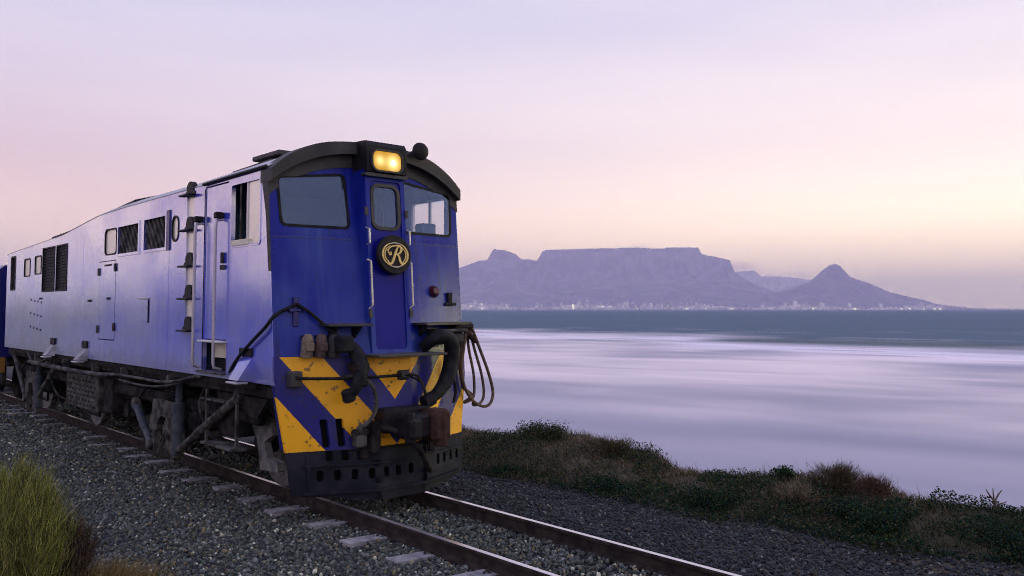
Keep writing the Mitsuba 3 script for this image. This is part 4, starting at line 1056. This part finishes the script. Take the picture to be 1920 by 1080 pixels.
put(L('safety_chain'), tube([(-1.39, 11.2, 1.40), (-1.41, 10.6, 1.20), (-1.41, 9.9, 1.24), (-1.40, 9.3, 1.40)], 0.02, 6, 5), 'dusty_steel', 40)

# --- the vehicle behind
CO = thing('rear_coach', 'dark blue vehicle coupled behind the locomotive at the left edge', 'coach')
cy0 = 14.1
co_poly = Polygon([(-1.40, 1.15), (1.40, 1.15), (1.40, 3.20)] + [(1.40 * math.cos(t), 3.20 + 0.30 * math.sin(t)) for t in np.linspace(0.1, math.pi - 0.1, 12)] + [(-1.40, 3.20)])
m = extr(co_poly, 15.0)
v = m.vertices.copy()
m.vertices = np.stack([v[:, 0], cy0 + v[:, 2], v[:, 1]], 1)
m.fix_normals()
put(CO + '__body', m, 'coach_blue')
for k in range(4):
    w = put(CO + '__window', bx(-1.412, -1.39, cy0 + 0.5 + 3.4 * k, cy0 + 2.2 + 3.4 * k, 2.35, 3.05, 0.01), 'cream_paint')
    put(w + '__pane', bx(-1.418, -1.40, cy0 + 0.58 + 3.4 * k, cy0 + 2.12 + 3.4 * k, 2.42, 2.98, 0.004), 'interior_grey')
put(CO + '__end_panel', bx(-1.39, -1.22, cy0 - 0.03, cy0 + 0.02, 0.78, 1.14, 0.01), 'signal_yellow')
put(CO + '__door_edge', bx(-1.425, -1.40, cy0 + 0.02, cy0 + 0.2, 1.2, 3.15, 0.005), 'white_paint')
for ya in (16.0, 18.3, 25.0, 27.3):
    for s in (-1, 1):
        put(CO + '__wheel', lathe([(0.0, -0.05), (0.42, -0.03), (0.45, 0.0), (0.45, 0.09), (0.475, 0.1), (0.47, 0.12), (0.0, 0.1)], (s * 0.55, ya, 0.452), (-s, 0, 0), 28), 'frame_grime', 35)
put(CO + '__underframe', [bx(-1.1, 1.1, 14.4, 28.8, 0.9, 1.149, 0.02), bx(-1.05, -0.95, 15.2, 19.1, 0.4, 0.9, 0.03), bx(-1.05, -0.95, 24.2, 28.1, 0.4, 0.9, 0.03)], 'frame_grime')
put(CO + '__coupling', bx(-0.12, 0.12, 13.3, 14.2, 0.8, 1.05, 0.03), 'frame_grime')

# ---------------------------------------------------------------- plants
def blades(base, direc, length, width, bend, col, segs=3):
    """Narrow tapering ribbons: base (n,3), unit direction, length, width, a bend vector; one colour each, a little paler towards the tip."""
    n = len(base)
    direc = direc / np.linalg.norm(direc, axis=1, keepdims=True)
    side = np.cross(direc, rng.normal(size=(n, 3)))
    side /= np.linalg.norm(side, axis=1, keepdims=True) + 1e-9
    V, C = [], []
    for k in range(segs + 1):
        t = k / segs
        c_ = base + direc * (length * t)[:, None] + bend * (length * t * t)[:, None]
        w = (width * (1 - t) ** 0.7 * 0.5 + 0.0002)[:, None]
        V += [c_ - side * w, c_ + side * w]
        C += [col * (0.80 + 0.35 * t)] * 2
    V, C = np.stack(V, 1), np.stack(C, 1)
    m = 2 * (segs + 1)
    f = np.array([t for k in range(segs) for t in ([2 * k, 2 * k + 1, 2 * k + 3], [2 * k, 2 * k + 3, 2 * k + 2])])
    F = f[None] + (np.arange(n) * m)[:, None, None]
    return V.reshape(-1, 3), F.reshape(-1, 3), np.clip(C.reshape(-1, 3), 0, 1)


def leaves(pos, size, col, flat=0.5, aspect=2.0):
    """Folded leaf-shaped faces of random lie at the points."""
    n = len(pos)
    nrm = rng.normal(size=(n, 3)) + np.array([0, 0, flat * 2])
    nrm /= np.linalg.norm(nrm, axis=1, keepdims=True)
    a = np.cross(nrm, rng.normal(size=(n, 3)))
    a /= np.linalg.norm(a, axis=1, keepdims=True)
    b = np.cross(nrm, a)
    s = size[:, None]
    V = np.stack([pos - a * s, pos + b * s / aspect + nrm * s * 0.18, pos + a * s, pos - b * s / aspect + nrm * s * 0.18], 1)
    F = np.array([[0, 1, 2], [0, 2, 3]])[None] + (np.arange(n) * 4)[:, None, None]
    return V.reshape(-1, 3), F.reshape(-1, 3), np.repeat(col, 4, 0)


def join(parts):
    off, V, F, C = 0, [], [], []
    for v_, f_, c_ in parts:
        V.append(v_)
        F.append(f_ + off)
        C.append(c_)
        off += len(v_)
    return np.vstack(V), np.vstack(F), np.vstack(C)


def tint(n, palette, weights, var=0.3):
    k = rng.choice(len(palette), n, p=np.array(weights) / sum(weights))
    return np.array(palette)[k] * rng.uniform(1 - var, 1 + var, (n, 1))


GREENS = [(0.024, 0.048, 0.022), (0.048, 0.068, 0.024), (0.016, 0.042, 0.032), (0.080, 0.082, 0.036)]
DRY = [(0.155, 0.125, 0.072), (0.105, 0.085, 0.052), (0.22, 0.185, 0.115), (0.070, 0.050, 0.036)]


def put_plant(key, part, geo):
    scene[key + part] = mikit.ply((geo[0], geo[1]), 'leaf', False, color=geo[2])


# low cover on the bank by the sea
def bank_points(n, y0, y1, w0, w1):
    y = rng.uniform(y0, y1, n)
    x = bank_edge(y) + w0 + (coast(y) + 0.6 + w1 - bank_edge(y) - w0) * rng.random(n)
    return x, y


n = 46000
x, y = bank_points(n, -9.5, 9.0, -0.10, 0.3)
pz = np.stack([x, y, 0 * x], 1)
patch = meshkit.fbm(pz * 0.9, 3, 61)
dry = sm(0.40, 0.60, patch + 0.05 + 0.16 * sm(-1.0, 0.8, y) + 0.10 * sm(3.6, 4.6, x) - 0.20 * sm(3.9, 3.3, x) - 0.22 * sm(0, -4, y))
isd = rng.random(n) < dry
dens = meshkit.fbm(pz * 2.3, 3, 66)
col = np.where(isd[:, None], tint(n, DRY, [4, 4, 2, 2]), tint(n, GREENS, [4, 3, 3, 1.5]))
lng = rng.uniform(0.05, 0.15, n) * np.where(isd, 1.15, 0.85) * (0.5 + dens) * np.where(rng.random(n) < 0.025, 2.0, 1)
dirs = np.stack([rng.normal(0, 0.45, n), rng.normal(0, 0.45, n), np.ones(n)], 1)
bend = np.stack([rng.normal(-0.15, 0.25, n), rng.normal(0.1, 0.25, n), rng.uniform(-0.35, 0.0, n)], 1)
put_plant('dune_grass', '', blades(np.stack([x, y, land(x, y) - 0.01], 1), dirs, lng, rng.uniform(0.005, 0.011, n), bend, col, 2))
labels['dune_grass'] = {'label': 'short mixed green and dry grass on the bank above the sea', 'category': 'grass', 'kind': 'stuff'}
n = 85000
x, y = bank_points(n, -9.5, 9.0, -0.05, -0.2)
pz = np.stack([x, y, 0 * x], 1)
cl = meshkit.fbm(pz * 2.0, 3, 71)
keep = rng.random(n) < sm(0.38, 0.58, cl + 0.22 * sm(4.2, 3.4, x) - 0.10 * sm(-1.5, 1.0, y) * sm(3.6, 4.2, x))
x, y, cl = x[keep], y[keep], cl[keep]
n = len(x)
z = land(x, y) + rng.random(n) ** 0.8 * (0.05 + 0.17 * sm(0.40, 0.75, cl))
put_plant('creeping_cover', '', leaves(np.stack([x, y, z], 1), rng.uniform(0.012, 0.026, n), tint(n, GREENS + [(0.14, 0.11, 0.07)], [4, 2.5, 4, 1, 0.7]), 0.5))
labels['creeping_cover'] = {'label': 'dark green small-leaved creeping plants along the foot of the bank', 'category': 'ground cover', 'kind': 'stuff'}


def shrub(name, label, cx, cy, r, h, pal, w, nl, kind='leafy', group=None, sy=1.2, lsize=(0.012, 0.024)):
    key = thing(name, label, 'shrub', group)
    gz = float(land(cx, cy))
    st = []
    tips = []
    for k in range(int(14 + 22 * r)):
        a, q = rng.uniform(0, 2 * math.pi), rng.random() ** 0.6
        tip = np.array([cx + r * q * math.cos(a), cy + sy * r * q * math.sin(a), gz + h * (0.55 + 0.45 * rng.random()) * math.sqrt(max(0.05, 1 - 0.75 * q * q))])
        root = np.array([cx + 0.25 * r * q * math.cos(a), cy + 0.25 * r * q * math.sin(a), gz - 0.03])
        mid = (root + tip) / 2 + rng.normal(0, 0.03, 3) + [0, 0, 0.1 * h]
        tips.append((root, mid, tip))
        st.append(tube([root, mid, tip], [0.008, 0.006, 0.003], 4))
    labels[put(key + '__stem', st, 'hose_brown')] = {'kind': 'stuff'}
    tips = np.array(tips)
    i = rng.integers(0, len(tips), nl)
    t = rng.random(nl) ** 0.55
    p = np.where(t[:, None] < 0.5, tips[i, 0] + (tips[i, 1] - tips[i, 0]) * (2 * t)[:, None], tips[i, 1] + (tips[i, 2] - tips[i, 1]) * (2 * t - 1)[:, None])
    p = p + rng.normal(0, 0.13 * r + 0.012, (nl, 3)) * [1, 1, 0.7]
    p[:, 2] = np.maximum(p[:, 2], land(p[:, 0], p[:, 1]) + 0.005)
    if kind == 'leafy':
        labels[key + '__foliage'] = {'kind': 'stuff'}
        put_plant(key, '__foliage', leaves(p, rng.uniform(*lsize, nl), tint(nl, pal, w), 0.4))
    else:
        d = p - np.array([cx, cy, gz - 0.1])
        d = d / np.linalg.norm(d, axis=1, keepdims=True) + rng.normal(0, 0.28, (nl, 3)) + [0, 0, 0.35]
        labels[key + '__foliage'] = {'kind': 'stuff'}
        put_plant(key, '__foliage', blades(p, d, rng.uniform(0.05, 0.16, nl) * (0.5 + h), rng.uniform(0.003, 0.008, nl), np.stack([rng.normal(0, 0.2, nl), rng.normal(0, 0.2, nl), rng.uniform(-0.4, 0.1, nl)], 1), tint(nl, pal, w), 2))
    return key


shrub('dune_shrub', 'green topped mound shrub on the skyline just right of the locomotive', 4.75, 2.0, 0.50, 0.30, GREENS + [DRY[1]], [3, 2, 4, 1, 4], 4200)
shrub('dune_shrub', 'brown twiggy shrub on the bank edge right of the green mound', 4.85, 0.30, 0.36, 0.27, DRY + [GREENS[1]], [2, 4, 2, 3, 2], 3200, 'wispy')
shrub('dune_shrub', 'small dark green shrub on the bank skyline left of the big dry one', 4.90, -2.75, 0.16, 0.20, GREENS, [4, 2, 3, 0.5], 1100)
shrub('dry_shrub', 'big rounded dry brown shrub topping the bank at the right', 4.80, -3.55, 0.36, 0.32, DRY + [(0.06, 0.06, 0.035)], [2, 5, 1, 3, 3], 4600, 'wispy')
shrub('dry_shrub', 'reddish brown shrub just right of the big dry shrub', 4.85, -4.05, 0.20, 0.24, [(0.12, 0.06, 0.05), (0.10, 0.075, 0.05), (0.17, 0.12, 0.085)], [3, 3, 2], 1700, 'wispy')
shrub('straw_shrub', 'pale straw coloured clump in front of the big dry shrub', 4.20, -3.35, 0.26, 0.26, [(0.30, 0.25, 0.17), (0.20, 0.165, 0.11), (0.10, 0.09, 0.05)], [3, 4, 2], 2600, 'wispy')
shrub('dark_shrub', 'dark green shrub below the reddish one on the bank', 4.15, -4.35, 0.48, 0.26, GREENS, [4, 1, 4, 1.0], 5200)
shrub('dark_shrub', 'low dark shrub at the foot of the bank by the right edge', 4.35, -5.75, 0.58, 0.22, GREENS, [4, 1, 5, 0.5], 4600)
shrub('dark_shrub', 'low dark shrub at the foot of the bank in the middle of the shore strip', 3.75, -2.4, 0.44, 0.19, GREENS, [4, 2, 4, 0.5], 3400)
shrub('dark_shrub', 'low bluish green shrub at the foot of the bank left of the middle', 3.55, -0.75, 0.40, 0.16, GREENS, [3, 1, 6, 0.5], 2800)
shrub('dark_shrub', 'low green shrub at the foot of the bank beside the front of the locomotive', 3.30, 1.1, 0.40, 0.16, GREENS, [4, 3, 4, 0.5], 2600)
tw = thing('bare_twig', 'thin upright bare twig standing on the bank by the right edge', 'plant')
gz = float(land(5.0, -5.4))
for a, b, cc in (((5.0, -5.40, gz - .02), (4.99, -5.40, gz + .14), (5.0, -5.39, gz + .26)), ((5.0, -5.4, gz + .10), (5.05, -5.43, gz + .19), (5.08, -5.46, gz + .24)), ((4.99, -5.40, gz + .12), (4.95, -5.36, gz + .2), (4.93, -5.34, gz + .25)), ((5.0, -5.4, gz), (5.06, -5.44, gz + .08), (5.1, -5.5, gz + .11))):
    put(tw + '__stem', tube([a, b, cc], [0.012, 0.009, 0.005], 5), 'hose_brown')

# the bush in the near left corner
def broom(name, label, cx, cy, r, h, n, pal, w, lean=0.16, wid=(0.004, 0.009), lmin=0.10, lmax=0.34):
    key = thing(name, label, 'bush')
    gz = float(land(cx, cy))
    st, roots, tips = [], [], []
    for k in range(110):
        a, q = rng.uniform(0, 2 * math.pi), math.sqrt(rng.random())
        hh = h * (0.72 + 0.20 * rng.random()) * math.sqrt(1 - 0.62 * q ** 2.2)
        roots.append((cx + 0.55 * r * q * math.cos(a), cy + 0.55 * r * q * math.sin(a), gz - 0.03))
        tips.append((cx + r * q * math.cos(a), cy + r * q * math.sin(a), gz + hh))
        mid = (np.array(roots[-1]) + np.array(tips[-1])) / 2 + rng.normal(0, 0.02, 3)
        st.append(tube([roots[-1], mid, tips[-1]], [0.009, 0.006, 0.003], 4))
    labels[put(key + '__stem', st, 'hose_brown')] = {'kind': 'stuff'}
    roots, tips = np.array(roots), np.array(tips)
    i = rng.integers(0, len(tips), n)
    t = 0.12 + 0.88 * rng.random(n) ** 0.7
    p = roots[i] + (tips[i] - roots[i]) * t[:, None] + rng.normal(0, 0.035, (n, 3))
    d = (tips[i] - roots[i])
    d = d / np.linalg.norm(d, axis=1, keepdims=True) + rng.normal(0, lean, (n, 3)) + np.stack([0 * t, 0 * t, 0.25 + 0 * t], 1)
    keep = meshkit.fbm(p * 8.5, 2, 91) > 0.40 - 0.25 * rng.random(n)
    p, d, n = p[keep], d[keep], int(keep.sum())
    c_ = tint(n, pal, w, 0.25)
    labels[key + '__foliage'] = {'kind': 'stuff'}
    put_plant(key, '__foliage', blades(p, d, rng.uniform(lmin, lmax, n), rng.uniform(*wid, n), np.stack([rng.normal(0.05, 0.12, n), rng.normal(0, 0.12, n), rng.uniform(-0.15, 0.05, n)], 1), c_, 3))
    return key


broom('green_bush', 'feathery yellow-green bush in the lower left corner', -4.14, -1.06, 0.45, 1.42, 30000, [(0.26, 0.28, 0.065), (0.17, 0.19, 0.050), (0.36, 0.34, 0.13), (0.11, 0.10, 0.045), (0.060, 0.070, 0.030)], [4, 4, 2, 2, 2], 0.30, (0.0025, 0.006), 0.06, 0.22)
broom('dry_bush', 'dark reddish brown dry bush just right of the green bush', -3.60, -0.72, 0.20, 0.74, 2600, [(0.070, 0.045, 0.038), (0.045, 0.035, 0.032), (0.11, 0.075, 0.050)], [4, 4, 1.5], 0.30, (0.003, 0.006), 0.06, 0.20)


def tuft(label, cx, cy, n, h, pal, w, spread=0.07):
    key = thing('grass_tuft', label, 'grass tuft')
    x, y = cx + rng.normal(0, spread, n), cy + rng.normal(0, spread, n)
    dirs = np.stack([(x - cx) * 2.2 + rng.normal(0, 0.22, n), (y - cy) * 2.2 + rng.normal(0, 0.22, n), np.ones(n)], 1)
    g = blades(np.stack([x, y, land(x, y) - 0.01], 1), dirs, rng.uniform(0.4, 1.0, n) * h, rng.uniform(0.003, 0.007, n), np.stack([rng.normal(0, 0.3, n), rng.normal(0, 0.3, n), rng.uniform(-0.5, 0, n)], 1), tint(n, pal, w), 3)
    scene[key + '__blades'] = mikit.ply((g[0], g[1]), 'leaf', False, color=g[2])
    labels[key + '__blades'] = {'kind': 'stuff'}


STRAW = [(0.30, 0.21, 0.085), (0.20, 0.15, 0.07), (0.14, 0.12, 0.055)]
tuft('yellow dry grass tuft at the foot of the green bush, bottom left', -3.62, -1.05, 900, 0.42, STRAW + [GREENS[1]], [3, 3, 3, 2], 0.16)
tuft('tall straw tuft right of the dry bush at the bottom edge', -3.35, -0.86, 800, 0.44, STRAW, [3, 3, 2], 0.11)
tuft('short yellow tuft furthest right on the gravel at the bottom edge', -3.08, -0.85, 420, 0.28, STRAW, [4, 3, 2], 0.12)
tuft('thin dull straw tuft between the two right hand tufts at the bottom edge', -3.22, -0.62, 420, 0.26, STRAW + [GREENS[3]], [2, 3, 3, 2], 0.12)
tuft('dull grass growing at the left of the dry bush', -3.80, -0.90, 900, 0.50, STRAW + [GREENS[0], GREENS[1]], [2, 2, 3, 3, 3], 0.18)
